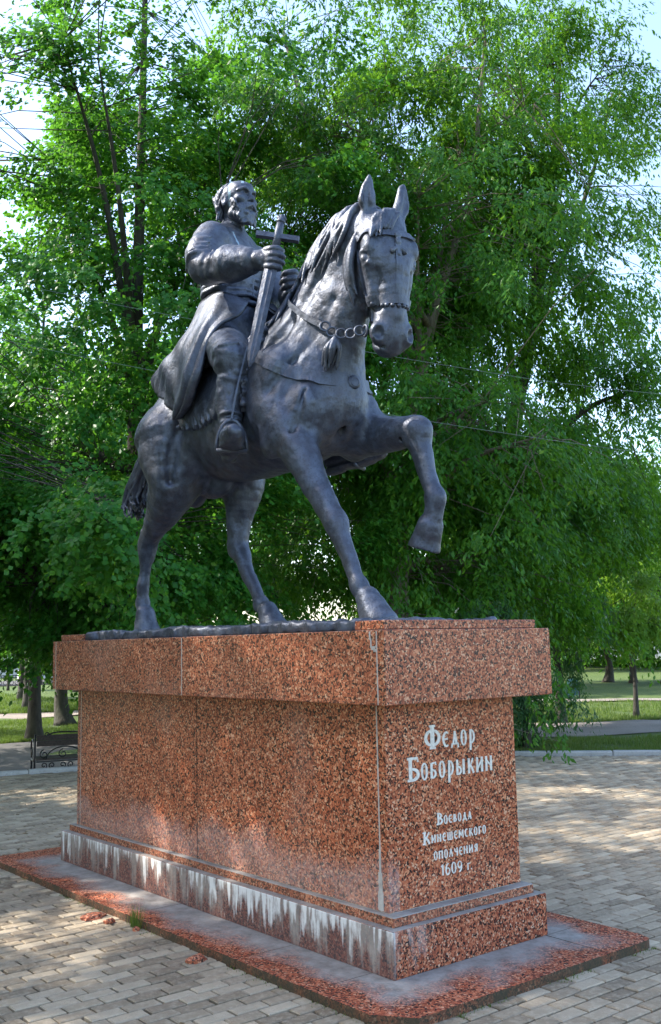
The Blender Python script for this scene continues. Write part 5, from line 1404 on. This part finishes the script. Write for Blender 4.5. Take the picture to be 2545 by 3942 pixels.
# bridle
brow = ribbon('browband', [hp(0.115, -0.02, -0.19), hp(0.118, 0.06, -0.17), hp(0.125, 0.14, -0.12), hp(0.13, 0.20, 0.0), hp(0.125, 0.14, 0.12), hp(0.118, 0.06, 0.17), hp(0.115, -0.02, 0.19)], 0.045, 0.012, HORSE, horse)
nb = ribbon('noseband', [hp(0.50, -0.16, -0.08), hp(0.53, -0.06, -0.14), hp(0.56, 0.06, -0.14), hp(0.57, 0.16, -0.05), hp(0.57, 0.16, 0.05), hp(0.56, 0.06, 0.14), hp(0.53, -0.06, 0.14), hp(0.50, -0.16, 0.08)], 0.060, 0.012, HORSE, horse)
for k in range(11):       # scalloped edge of the noseband
    w = -0.95 + 1.9 * k / 10
    q = HORSE.snap(hp(0.615 - 0.025 * abs(w), 0.05 + 0.13 * math.cos(w * 1.5), 0.16 * math.sin(w * 1.5))[None], 0.004)[0]
    n2 = HORSE.grad(q[None])[0]
    mb = MB(); mb.tube([q - n2 * 0.01, q + n2 * 0.012], [0.017, 0.013], 8); mb.build('scallop', M_BRONZE, horse, True)
ribbon('face_strap', [hp(0.17, 0.22, 0.0), hp(0.30, 0.22, 0.0), hp(0.42, 0.21, 0), hp(0.54, 0.18, 0.0)], 0.040, 0.009, HORSE, horse)
for sy in (-1, 1):
    ribbon('cheek_strap', [hp(0.10, -0.06, sy * 0.2), hp(0.25, -0.03, sy * 0.22), hp(0.40, -0.02, sy * 0.2), hp(0.52, -0.03, sy * 0.17), hp(0.66, -0.03, sy * 0.15)], 0.035, 0.010, HORSE, horse)
# brow ornament: boss over three leaves
orn = SDF(hp(0.3, 0.1, 0) - 0.25, hp(0.1, 0.2, 0) + 0.2, 0.006)
ob = HORSE.snap(hp(0.19, 0.22, 0)[None], 0.012)[0]
orn.ball(ob, (0.030, 0.018, 0.022), 0.01, HM).ball(ob + HU * -0.045, (0.022, 0.014, 0.026), 0.01, HM)
for a in (-0.9, 0, 0.9):
    orn.tube([ob + HU * 0.03, ob + HU * (0.03 + 0.05 * math.cos(a)) + HS * 0.05 * math.sin(a)], [0.010, 0.017], 0.008)
    orn.ball(ob + HU * (0.038 + 0.05 * math.cos(a)) + HS * 0.056 * math.sin(a), (0.018, 0.014, 0.018), 0.006, HM)
link('brow_ornament', orn.mesh('brow_ornament'), M_BRONZE, horse)
# bit ring, rein of rings, rein strap
bit = hp(0.72, -0.06, -0.135)
mb = MB(); mb.torus(bit, HS, 0.036, 0.009); mb.build('bit_ring', M_BRONZE, horse, True)
ring_c = RING_C
for k, cc in enumerate(ring_c):
    mb = MB(); mb.torus(cc, (0.72 + 0.12 * (-1) ** k, -0.68, 0.1), 0.033, 0.0075, 18, 7); mb.build('rein_ring', M_BRONZE, horse, True)
RS = catmull(RSTRAP, 6)
V = []; F = []
for i, q in enumerate(RS):
    up = np.array((0.25, 0.0, 0.97)) * 0.021; ou = np.array((0.3, -0.95, 0)) * 0.007
    V += [q - up - ou, q - up + ou, q + up + ou, q + up - ou]
    if i: F += [(4 * i - 4 + j, 4 * i - 4 + (j + 1) % 4, 4 * i + (j + 1) % 4, 4 * i + j) for j in range(4)]
F += [(3, 2, 1, 0), tuple(4 * (len(RS) - 1) + j for j in range(4))]
MB().add(V, F).build('rein_strap', M_BRONZE, horse)
# tassel under the rings
TS = SDF((0.95, -0.50, 3.40), (1.35, -0.05, 3.85), 0.006)
top = np.array((1.175, -0.190, 3.735))
for k in range(26):
    a = rs.uniform(0, 6.28); w = rs.uniform(0.01, 0.055)
    e = top + np.array((-0.06 + w * math.cos(a), 0.0 + w * math.sin(a), -rs.uniform(0.15, 0.20)))
    TS.tube([top, top * 0.6 + e * 0.4 + np.array((0.03 * math.cos(a), 0.03 * math.sin(a), 0)), e], [0.012, 0.014, 0.006], 0.004, sub=4)
TS.ball(top + (0, 0, -0.02), 0.024, 0.01)
link('tassel', TS.mesh('tassel', 0), M_BRONZE, horse)
# breast collar
col = ribbon('breast_collar', [(0.34, -0.50, 3.88), (0.54, -0.46, 3.76), (0.74, -0.42, 3.63), (0.90, -0.32, 3.54), (1.00, -0.18, 3.49), (1.06, 0.0, 3.475), (1.00, 0.18, 3.48), (0.92, 0.32, 3.50), (0.74, 0.42, 3.58), (0.5, 0.47, 3.73)], 0.085, 0.012, HORSE, horse, bridge=0.20)
_cv = np.array([x.co for x in col.data.vertices]); q = _cv[np.argmin(np.abs(_cv[:, 1]) + 0.3 * np.abs(_cv[:, 2] - 3.47))] + np.array((0, 0, 0.0)); n2 = np.array((0.98, -0.15, 0.1)); n2 /= np.linalg.norm(n2)
mb = MB(); mb.tube([q - n2 * 0.02, q + n2 * 0.012, q + n2 * 0.018], [0.05, 0.048, 0.03], 14); mb.torus(q + n2 * 0.014, n2, 0.030, 0.007)
mb.build('badge', M_BRONZE, col, True)
# shaggy saddle cloth
SCL = SDF((-0.62, -0.66, 3.22), (0.66, 0.66, 4.12), 0.0085)
X, Y, Z = SCL.xyz(SCL.sl(SCL.lo, SCL.lo + SCL.n * SCL.h))
X, Y, Z = np.broadcast_arrays(X, Y, Z)
base = HORSE.sample(np.stack([X.ravel(), Y.ravel(), Z.ravel()], 1)).reshape(X.shape).astype(np.float32)
hair = 0.005 * np.sin(X * 150 + 4 * np.sin(Z * 17 + X * 5)) + 0.006 * np.sin(X * 61 + Z * 40 + 2 * np.sin(X * 13))
bot = 3.375 + 0.018 * np.sin(X * 95) + 0.02 * np.sin(X * 9)
f = base - 0.028 - hair * np.clip(np.maximum((3.47 - Z) / 0.05, (X - 0.36) / 0.05), 0.12, 1.0)
f = np.maximum(f, (bot - Z) * 0.6); f = np.maximum(f, X - 0.50 - 0.012 * np.sin(Z * 80)); f = np.maximum(f, -0.47 - X - 0.012 * np.sin(Z * 80))
SCL.f = np.maximum(f, -(base + 0.03)).astype(np.float32)
link('saddle_cloth', SCL.mesh('saddle_cloth', 1), M_BRONZE, horse)
print('tack', round(time.time() - T0, 1))
# ------------------------------------------------------------------ the rider
def frame(yaw, tilt=0):
    a = math.radians(yaw); t = math.radians(tilt)
    f = np.array((math.cos(a) * math.cos(t), math.sin(a) * math.cos(t), math.sin(t)))
    l = np.array((-math.sin(a), math.cos(a), 0.0))
    return np.column_stack([f, l, np.cross(f, l)])
RD = SDF((-0.82, -0.80, 2.92), (0.82, 0.80, 5.55), 0.0070)
D = RD
TF = frame(18); TC = np.array((-0.34, 0.0, 4.75))
def tp(a, b2, c2): return TC + TF @ np.array((a, b2, c2))
# torso
D.tube([(-0.34, 0, 4.02), (-0.36, 0, 4.28), (-0.365, 0, 4.47), tp(0, 0, -0.08), tp(0.0, 0, 0.12), tp(-0.01, 0, 0.20)],
       [0.195, 0.195, 0.180, 0.205, 0.180, 0.11], 0.03, TF[:, 1], [1.25, 1.2, 1.2, 1.32, 1.55, 1.9])
for sy in (-1, 1):
    D.ball(tp(0.105, sy * 0.115, 0.04), (0.10, 0.14, 0.12), 0.06, TF)            # chest
    D.ball(tp(-0.10, sy * 0.13, 0.06), (0.09, 0.13, 0.15), 0.06, TF)             # shoulder blade
    D.tube([tp(-0.01, sy * 0.05, 0.285), tp(-0.01, sy * 0.17, 0.20), tp(0, sy * 0.29, 0.12)], [0.05, 0.075, 0.09], 0.06)
# neck, collar
D.tube([tp(0.0, 0, 0.18), tp(0.02, 0.0, 0.34), tp(0.04, 0.01, 0.46)], [0.110, 0.090, 0.085], 0.04)
D.tube([tp(0.03 * math.cos(w) * 3.6 - 0.01 + 0.01, 0.105 * math.sin(w), 0.265 - 0.03 * math.cos(w)) for w in np.linspace(0, 6.283, 13)], 0.017, 0.012, sub=2)
# right arm, bent across the chest
SR, ER, WR, HR = tp(0.05, -0.30, 0.09), np.array((-0.03, -0.44, 4.535)), np.array((0.40, -0.345, 4.470)), np.array((0.556, -0.298, 4.448))
D.ball(SR, (0.135, 0.125, 0.15), 0.06, TF)
D.tube([SR, (SR + ER) / 2 + (-0.03, -0.035, 0.0), ER], [0.130, 0.135, 0.118], 0.05)
D.tube([ER, ER * 0.55 + WR * 0.45 + (0, -0.02, -0.02), WR], [0.118, 0.108, 0.082], 0.04)
for k, t in enumerate((0.30, 0.50, 0.68, 0.86)):      # sleeve folds
    c0 = SR + (ER - SR) * t
    D.tube([c0 + (0.115, -0.06, 0.05), c0 + (0.03, -0.155, 0.012 * k), c0 + (-0.09, -0.115, -0.05)], [0.010, 0.016, 0.008], 0.03)
for t in (0.15, 0.32, 0.5):
    c0 = ER + (WR - ER) * t
    D.tube([c0 + (0.02, -0.06, 0.10), c0 + (0.05, -0.11, 0.02), c0 + (0.0, -0.09, -0.08)], [0.008, 0.014, 0.008], 0.03)
# hands
def fist(base, fwd, side, up, thumb=1, s=1.0):
    """palm with four curled fingers and a thumb round an upright grip"""
    base = np.asarray(base); f = np.asarray(fwd); sd = np.asarray(side); u = np.asarray(up)
    D.tube([base - f * 0.11 * s, base - f * 0.04 * s, base + f * 0.035 * s], [0.056 * s, 0.060 * s, 0.052 * s], 0.03, u, [1.1, 1.25, 1.35])
    for i in range(4):
        z = (0.062 - 0.041 * i) * s
        ln = (0.95, 1.05, 1.0, 0.85)[i] * s
        k0 = base + f * 0.035 * s + u * z + sd * 0.022 * s
        k1 = k0 + (f * 0.060 - sd * 0.012) * ln
        k2 = k1 + (f * 0.008 - sd * 0.062) * ln
        k3 = k2 + (-f * 0.055 - sd * 0.020) * ln
        D.tube([base - f * 0.02 * s + u * z * 0.9 + sd * 0.012 * s, k0, k1, k2, k3], [0.024 * s, 0.028 * s, 0.026 * s, 0.023 * s, 0.018 * s], 0.005, sub=3)
    t0 = base - f * 0.05 * s + u * 0.055 * s - sd * 0.03 * s
    D.tube([t0, t0 + f * 0.06 * s + u * 0.030 * s - sd * 0.02 * s, t0 + f * 0.135 * s + u * 0.02 * s + sd * 0.005], [0.030 * s, 0.027 * s, 0.019 * s], 0.010, sub=3)
fd = (HR - WR) / np.linalg.norm(HR - WR)
D.tube([WR, HR - fd * 0.05], [0.060, 0.058], 0.02)
fist(HR, fd, (0.27, -0.96, 0.0), (0.06, 0.02, 1.0), 1, 1.02)
# cuff of the right sleeve
D.tube([WR - fd * 0.17, WR + fd * 0.0], [0.140, 0.104], 0.004, sub=1)
# left arm with the reins
SL, EL, WL, HL = tp(0.0, 0.31, 0.10), np.array((-0.16, 0.44, 4.46)), np.array((0.26, 0.14, 4.38)), np.array((0.385, 0.055, 4.375))
D.ball(SL, (0.135, 0.125, 0.15), 0.06, TF)
D.tube([SL, (SL + EL) / 2 + (-0.02, 0.03, 0), EL], [0.128, 0.125, 0.112], 0.05)
D.tube([EL, (EL + WL) / 2 + (0, 0.02, -0.02), WL], [0.112, 0.100, 0.072], 0.04)
fl = (HL - WL) / np.linalg.norm(HL - WL)
D.tube([WL - fl * 0.10, WL], [0.098, 0.090], 0.006, sub=1)
D.tube([WL, HL], [0.056, 0.055], 0.02)
fist(HL, fl, (0.55, 0.80, 0.25), (0.15, -0.1, 0.98), -1, 1.1)
# legs
def leg(sy):
    hip = np.array((-0.27, sy * 0.14, 4.03)); kn = np.array((0.385, sy * 0.465, 3.715)); an = np.array((0.405, sy * 0.505, 3.195))
    D.tube([hip, hip * 0.5 + kn * 0.5 + (0, 0, 0.03), kn], [0.165, 0.168, 0.135], 0.06)
    D.tube([kn + (-0.01, 0, 0.02), kn + (-0.02, 0, -0.12), kn * 0.45 + an * 0.55 + (-0.04, 0, 0), an], [0.130, 0.105, 0.100, 0.066], 0.03)
    # breeches bunched above the boot
    for k in range(5):
        c0 = kn + np.array((-0.015, 0, 0.075 - 0.052 * k)); r = 0.130 - 0.007 * k
        w0 = rs.uniform(0, 6)
        pts = [c0 + np.array((r * math.cos(w), r * math.sin(w), 0.030 * math.sin(w * 1 + w0))) for w in np.linspace(w0, w0 + 4.4, 9)]
        D.tube(pts, [0.004, 0.016, 0.020, 0.018, 0.022, 0.018, 0.016, 0.012, 0.004], 0.026, sub=2)
    # boot top and ankle creases
    c0 = kn + np.array((-0.02, sy * 0.0, -0.175))
    D.tube([c0 + (0, 0, 0.02), c0 + (-0.004, 0, -0.05)], [0.116, 0.106], 0.006, sub=1)
    for k in range(3):
        c1 = an + np.array((-0.008, 0, 0.03 + 0.045 * k)); r = 0.066 + 0.006 * k
        D.tube([c1 + np.array((r * math.cos(w), r * math.sin(w), 0.016 * math.sin(w + k))) for w in np.linspace(-2.2, 1.4, 7)], [0.003, 0.010, 0.013, 0.014, 0.012, 0.010, 0.003], 0.016, sub=2)
    # foot: toe forward and out
    d = np.array((0.86, sy * 0.46, 0.10)); d /= np.linalg.norm(d); w_ = np.cross((0, 0, 1), d)
    h0 = an + np.array((-0.02, 0, -0.085))
    D.tube([an, h0 + (0, 0, 0.02)], [0.066, 0.068], 0.03)
    D.tube([h0 - d * 0.09, h0 + d * 0.05 + (0, 0, 0.012), h0 + d * 0.20, h0 + d * 0.31], [0.058, 0.070, 0.074, 0.052], 0.04, w_, [0.95, 0.95, 1.18, 1.1])
    D.tube([h0 - d * 0.10 - (0, 0, 0.05), h0 + d * 0.16 - (0, 0, 0.052), h0 + d * 0.32 - (0, 0, 0.035)], [0.026, 0.028, 0.020], 0.006, w_, [2.2, 2.9, 2.2])
    D.tube([h0 - d * 0.10 - (0, 0, 0.07), h0 - d * 0.02 - (0, 0, 0.07)], [0.05, 0.05], 0.006, (0, 0, 1), 0.6)
    return kn, an, h0, d, w_
LEGR = leg(-1); LEGL = leg(1)
# jacket front edge and belt line
D.tube([tp(0.17, 0.02, 0.16), tp(0.215, 0.03, 0.0), tp(0.19, 0.03, -0.16), tp(0.19, 0.03, -0.28)], [0.008, 0.009, 0.009, 0.008], 0.010)
# head
FF = frame(11, 5); FC = np.array((-0.262, 0.0, 5.235))
def fp(a, b2, c2): return FC + FF @ np.array((a, b2, c2))
HSC = 0.89
HD = SDF(FC - 0.34, FC + 0.34, 0.0075)
HD.ball(fp(-0.015, 0, 0.055), (0.178, 0.142, 0.155), 0.03, FF)
HD.ball(fp(0.055, 0, -0.075), (0.118, 0.108, 0.125), 0.05, FF)
HD.ball(fp(0.095, 0, 0.085), (0.085, 0.105, 0.08), 0.05, FF)
HD.tube([fp(0.150, 0, 0.055), fp(0.172, 0, 0.02), fp(0.192, 0, -0.022)], [0.015, 0.019, 0.024], 0.02)
HD.ball(fp(0.176, 0.019, -0.030), 0.017, 0.012).ball(fp(0.176, -0.019, -0.030), 0.017, 0.012)
for sy in (-1, 1):
    HD.ball(fp(0.168, sy * 0.058, 0.030), (0.030, 0.034, 0.022), 0.02, FF, op='cut')
    HD.ball(fp(0.140, sy * 0.058, 0.028), 0.024, 0.006)
    HD.tube([fp(0.172, sy * 0.018, 0.062), fp(0.170, sy * 0.062, 0.072), fp(0.130, sy * 0.105, 0.055)], [0.014, 0.016, 0.010], 0.014)
    HD.ball(fp(0.120, sy * 0.078, -0.020), (0.045, 0.042, 0.036), 0.03, FF)
    HD.tube([fp(0.165, sy * 0.040, 0.008), fp(0.150, sy * 0.080, 0.008)], [0.006, 0.006], 0.010)
    e0 = fp(-0.020, sy * 0.140, 0.005)
    HD.ball(e0, (0.036, 0.016, 0.058), 0.012, FF); HD.ball(e0 + FF @ np.array((0.006, sy * 0.016, 0.008)), (0.016, 0.012, 0.028), 0.008, FF, op='cut')
HD.tube([fp(0.165, -0.035, -0.098), fp(0.178, 0, -0.094), fp(0.165, 0.035, -0.098)], 0.012, 0.012)
HD.tube([fp(0.165, -0.07, 0.125), fp(0.182, 0, 0.128), fp(0.165, 0.07, 0.125)], 0.004, 0.012)
def shrink_merge(dst, src, k):
    """merge a sculpt made at full size into dst, scaled by HSC about the head centre"""
    e = 0.32 * HSC; sl = dst.sl(FC - e, FC + e); X, Y, Z = np.broadcast_arrays(*dst.xyz(sl))
    P = np.stack([X.ravel(), Y.ravel(), Z.ravel()], 1)
    dst.merge(sl, (HSC * src.sample(FC + (P - FC) / HSC)).reshape(X.shape).astype(np.float32), k, 'add')
shrink_merge(D, HD, 0.03)
def shrink_mesh(me):
    n = len(me.vertices); c = np.empty(n * 3, np.float32); me.vertices.foreach_get('co', c); c = c.reshape(-1, 3)
    me.vertices.foreach_set('co', (FC + (c - FC) * HSC).astype(np.float32).ravel()); me.update(); return me
D.rough(0.0026, 0.07, 9).rough(0.0016, 0.03, 10)
rider = link('rider', D.mesh('rider'), M_RIDER, STATUE)
# hair: locks swept back to the nape
HA = SDF(FC - 0.34, FC + 0.34, 0.0065)
HA.ball(fp(-0.050, 0, 0.066), (0.155, 0.138, 0.150), 0.01, FF)
HA.plane(FC - 0.4, FC + 0.4, fp(0.050, 0, 0.0), FF @ np.array((0.90, 0, -0.44)))
for k in range(150):
    b0 = rs.uniform(-1, 1); top_ = rs.uniform(0, 1)
    low = rs.random()
    st = fp(0.085 - 0.19 * top_ - 0.09 * abs(b0), 0.128 * b0, 0.185 - 0.085 * b0 * b0 - 0.03 * top_)
    e = fp(-0.150 - 0.030 * rs.random() + 0.05 * abs(b0), 0.135 * b0, 0.02 - 0.17 * low)
    pts = []
    for j in range(5):
        t = j / 4; q = st * (1 - t) + e * t
        o = FF.T @ (q - FC) - np.array((-0.035, 0, 0.035)); m = np.linalg.norm(o / np.array((0.172, 0.146, 0.162)))
        if m < 1: q = FC + FF @ (np.array((-0.035, 0, 0.035)) + o / max(m, 0.2))
        pts.append(q + FF @ np.array((0.007 * math.sin(k + j * 2.4), 0.009 * math.cos(k * 2 + j * 2.6), 0.004 * math.sin(k * 3 + j))))
    r = rs.uniform(0.007, 0.013)
    HA.tube(pts, [r, r * 1.1, r, r * 0.9, r * 0.5], 0.003, sub=3)
link('hair', shrink_mesh(HA.mesh('hair', 0)), M_RIDER, rider)
# beard and moustache
BE = SDF(FC - 0.36, FC + 0.30, 0.006)
for k in range(150):
    w = rs.uniform(-1.75, 1.75); h0 = rs.uniform(0, 1)
    a = 0.032 + 0.120 * math.cos(w * 0.75) - 0.02 * h0; b2 = 0.122 * math.sin(w) * (1 - 0.18 * h0)
    c2 = -0.075 - 0.115 * h0 - 0.035 * math.cos(w) * h0 + 0.075 * (abs(w) / 1.75) ** 2
    if abs(w) < 0.55 and c2 > -0.112: c2 = -0.125
    p0 = fp(a, b2, c2); p1 = p0 + FF @ np.array((0.014, 0.012 * math.sin(k), -0.026)); p2 = p1 + FF @ np.array((-0.004, 0.012 * math.cos(k * 1.7), -0.016))
    BE.tube([p0 - FF @ np.array((0.02, 0, 0)), p0, p1, p2], [0.016, 0.018, 0.013, 0.006], 0.006, sub=2)
BE.tube([fp(0.03, -0.09, -0.13), fp(0.10, 0, -0.17), fp(0.03, 0.09, -0.13)], [0.045, 0.06, 0.045], 0.02)
for sy in (-1, 1):
    for k in range(4):
        BE.tube([fp(0.185, sy * 0.006, -0.060 - 0.006 * k), fp(0.178, sy * 0.040, -0.072 - 0.010 * k), fp(0.145, sy * 0.080, -0.115 - 0.008 * k)], [0.010, 0.013, 0.005], 0.004, sub=3)
link('beard', shrink_mesh(BE.mesh('beard', 0)), M_BRONZE, rider)
# wrinkled sash
SA = SDF((-0.72, -0.40, 4.28), (0.02, 0.40, 4.72), 0.007)
for k in range(7):
    z = 4.395 + 0.032 * k; w0 = rs.uniform(0, 6)
    SA.tube([(-0.362 + (0.192 + 0.006 * math.sin(k * 2.3)) * math.cos(w), 0.232 * math.sin(w), z + 0.014 * math.sin(w * 2 + w0) + 0.03 * math.cos(w - 0.6)) for w in np.linspace(0, 6.2832, 25)], [0.017 + 0.006 * math.sin(k * 3 + j) for j in range(25)], 0.012, sub=2)
link('sash', SA.mesh('sash', 1), M_BRONZE, rider)
# coat skirt, split over the thigh and spread over the croup
cols = [
    [(0.02, -0.08, 4.34), (0.140, -0.25, 4.175), (0.090, -0.390, 4.08), (0.035, -0.48, 3.90), (0.00, -0.52, 3.69), (-0.14, -0.51, 3.53), (-0.35, -0.475, 3.44)],
    [(-0.11, -0.235, 4.42), (-0.04, -0.35, 4.24), (-0.08, -0.45, 4.06), (-0.14, -0.51, 3.87), (-0.21, -0.53, 3.70), (-0.31, -0.52, 3.57), (-0.42, -0.48, 3.46)],
    [(-0.28, -0.272, 4.42), (-0.25, -0.37, 4.22), (-0.29, -0.45, 4.07), (-0.35, -0.49, 3.92), (-0.41, -0.50, 3.79), (-0.47, -0.49, 3.67), (-0.52, -0.455, 3.56)],
    [(-0.45, -0.235, 4.42), (-0.44, -0.34, 4.20), (-0.49, -0.41, 4.07), (-0.57, -0.44, 3.97), (-0.66, -0.445, 3.90), (-0.74, -0.43, 3.83), (-0.80, -0.40, 3.76)],
    [(-0.55, -0.130, 4.42), (-0.58, -0.21, 4.19), (-0.66, -0.26, 4.09), (-0.77, -0.29, 4.02), (-0.89, -0.30, 3.97), (-0.98, -0.30, 3.91), (-1.03, -0.28, 3.84)],
    [(-0.585, 0.0, 4.42), (-0.64, 0.0, 4.19), (-0.74, 0.0, 4.10), (-0.86, 0.0, 4.05), (-0.97, 0.0, 4.00), (-1.06, 0.0, 3.95), (-1.12, 0.0, 3.88)],
]
cols = cols + [[(p[0], -p[1], p[2]) for p in c2] for c2 in cols[-2::-1]]
G = np.array(cols)                                    # (11, 7, 3)
G = np.stack([catmull(G[:, j], 9) for j in range(G.shape[1])], 1)
G = np.stack([catmull(G[i], 5) for i in range(G.shape[0])], 0)
nu, nv = G.shape[:2]
tu = np.gradient(G, axis=0); tv = np.gradient(G, axis=1)
NN = np.cross(tu, tv); NN /= np.linalg.norm(NN, axis=2, keepdims=True)
cen = np.array((-0.36, 0, 3.9))
if ((NN * (G - cen)).sum() < 0): NN = -NN
uu = np.linspace(0, 1, nu)[:, None]; vv = np.linspace(0, 1, nv)[None, :]
fold = (0.030 * np.sin(uu * 47 + 2.6 * np.sin(uu * 13) + 2.2 * vv * np.sin(uu * 9)) + 0.013 * np.sin(uu * 113 + vv * 5 + 3 * np.sin(uu * 21)) + 0.008 * np.sin(vv * 19 + uu * 30)) * np.clip(vv * 1.25 - 0.08, 0, 1) ** 0.8
G = G + NN * fold[..., None]
G[..., 2] += 0.010 * np.sin(uu * 60) * vv ** 3
inn = G - NN * 0.022
V = np.concatenate([G.reshape(-1, 3), inn.reshape(-1, 3)])
ii = np.arange(nu * nv).reshape(nu, nv); o = nu * nv
q0 = np.stack([ii[:-1, :-1], ii[1:, :-1], ii[1:, 1:], ii[:-1, 1:]], -1).reshape(-1, 4)
Fq = [q0, q0[:, ::-1] + o]
for e in (ii[:, 0], ii[:, -1], ii[0, :], ii[-1, :]):
    Fq.append(np.stack([e[:-1], e[1:], e[1:] + o, e[:-1] + o], 1))
me = fast_mesh('coat_skirt', V, np.concatenate(Fq)); me.shade_smooth()
link('coat_skirt', me, M_BRONZE, rider)
# stirrups
for kn, an, h0, d, w_ in (LEGR, LEGL):
    c0 = h0 + d * 0.13 - np.array((0, 0, 0.075)); up = np.array((0, 0, 1.0))
    arch = [c0 + w_ * 0.105 * math.cos(a) + up * (0.215 * math.sin(a) if math.sin(a) > 0 else 0) for a in np.linspace(0, math.pi, 11)]
    mb = MB(); mb.tube(arch, 0.013, 8); mb.tube([c0 - w_ * 0.105, c0 + w_ * 0.105], 0.018, 8)
    st = mb.build('stirrup', M_BRONZE, STATUE, True)
    topp = c0 + up * 0.215; sy = 1 if an[1] > 0 else -1
    lt = np.array((topp, topp * 0.6 + np.array((0.50, sy * 0.455, 3.80)) * 0.4, (0.50, sy * 0.43, 3.80)))
    P = catmull(lt, 5); V = []; F = []
    for i, q in enumerate(P):
        V += [q + d * 0.024 + w_ * 0.006, q + d * 0.024 - w_ * 0.006, q - d * 0.024 - w_ * 0.006, q - d * 0.024 + w_ * 0.006]
        if i: F += [(4 * i - 4 + j, 4 * i - 4 + (j + 1) % 4, 4 * i + (j + 1) % 4, 4 * i + j) for j in range(4)]
    F += [(0, 1, 2, 3), tuple(4 * (len(P) - 1) + j for j in (3, 2, 1, 0))]
    MB().add(V, F).build('stirrup_leather', M_BRONZE, st)
# sword held upright, point down
P0 = np.array((0.595, -0.185, 4.770)); P1 = np.array((0.640, -0.510, 3.600))
ax = (P1 - P0); LN = np.linalg.norm(ax); ax /= LN
gd = np.array((0.625, 0.780, 0.0)); gd -= ax * (gd @ ax); gd /= np.linalg.norm(gd); nd = np.cross(ax, gd)
def sp(t, g=0.0, n2=0.0): return P0 + ax * t + gd * g + nd * n2
secs = [(0.24, 0.046), (0.50, 0.046), (0.80, 0.044), (LN - 0.14, 0.040), (LN - 0.06, 0.024), (LN, 0.002)]
V = []; F = []
for i, (t, w) in enumerate(secs):
    V += [sp(t, w), sp(t, w * 0.35, 0.014), sp(t, 0, 0.009), sp(t, -w * 0.35, 0.014), sp(t, -w), sp(t, -w * 0.35, -0.014), sp(t, 0, -0.009), sp(t, w * 0.35, -0.014)]
    if i: F += [(8 * i - 8 + j, 8 * i - 8 + (j + 1) % 8, 8 * i + (j + 1) % 8, 8 * i + j) for j in range(8)]
F += [tuple(range(7, -1, -1)), tuple(range(8 * len(secs) - 8, 8 * len(secs)))]
sword = MB().add(V, F).build('sword', M_BRONZE, STATUE)
def bar(a, b2, w, h, nm):
    a = np.asarray(a); b2 = np.asarray(b2); t = (b2 - a) / np.linalg.norm(b2 - a)
    u = nd if abs(t @ nd) < 0.9 else ax; v2 = np.cross(t, u)
    V = [q + u * sx * w + v2 * sy * h for q in (a, b2) for sx, sy in ((-1, -1), (1, -1), (1, 1), (-1, 1))]
    return MB().add(V, [(3, 2, 1, 0), (4, 5, 6, 7), (0, 1, 5, 4), (1, 2, 6, 5), (2, 3, 7, 6), (3, 0, 4, 7)]).build(nm, M_BRONZE, sword)
bar(sp(0.160, -0.155), sp(0.160, 0.155), 0.020, 0.019, 'cross_guard')
mb = MB(); mb.tube([sp(0.03), sp(0.10), sp(0.25)], [0.026, 0.030, 0.030], 10); mb.build('grip', M_BRONZE, sword, True)
mb = MB()
for a in range(5):
    w = a * 1.2566; mb.tube([sp(0.015), sp(0.0 - 0.022 * math.cos(w), 0.030 * math.sin(w))], [0.018, 0.016], 8)
mb.tube([sp(0.045), sp(0.03), sp(0.0)], [0.03, 0.034, 0.02], 10)
mb.build('pommel', M_BRONZE, sword, True)
print('rider', round(time.time() - T0, 1))
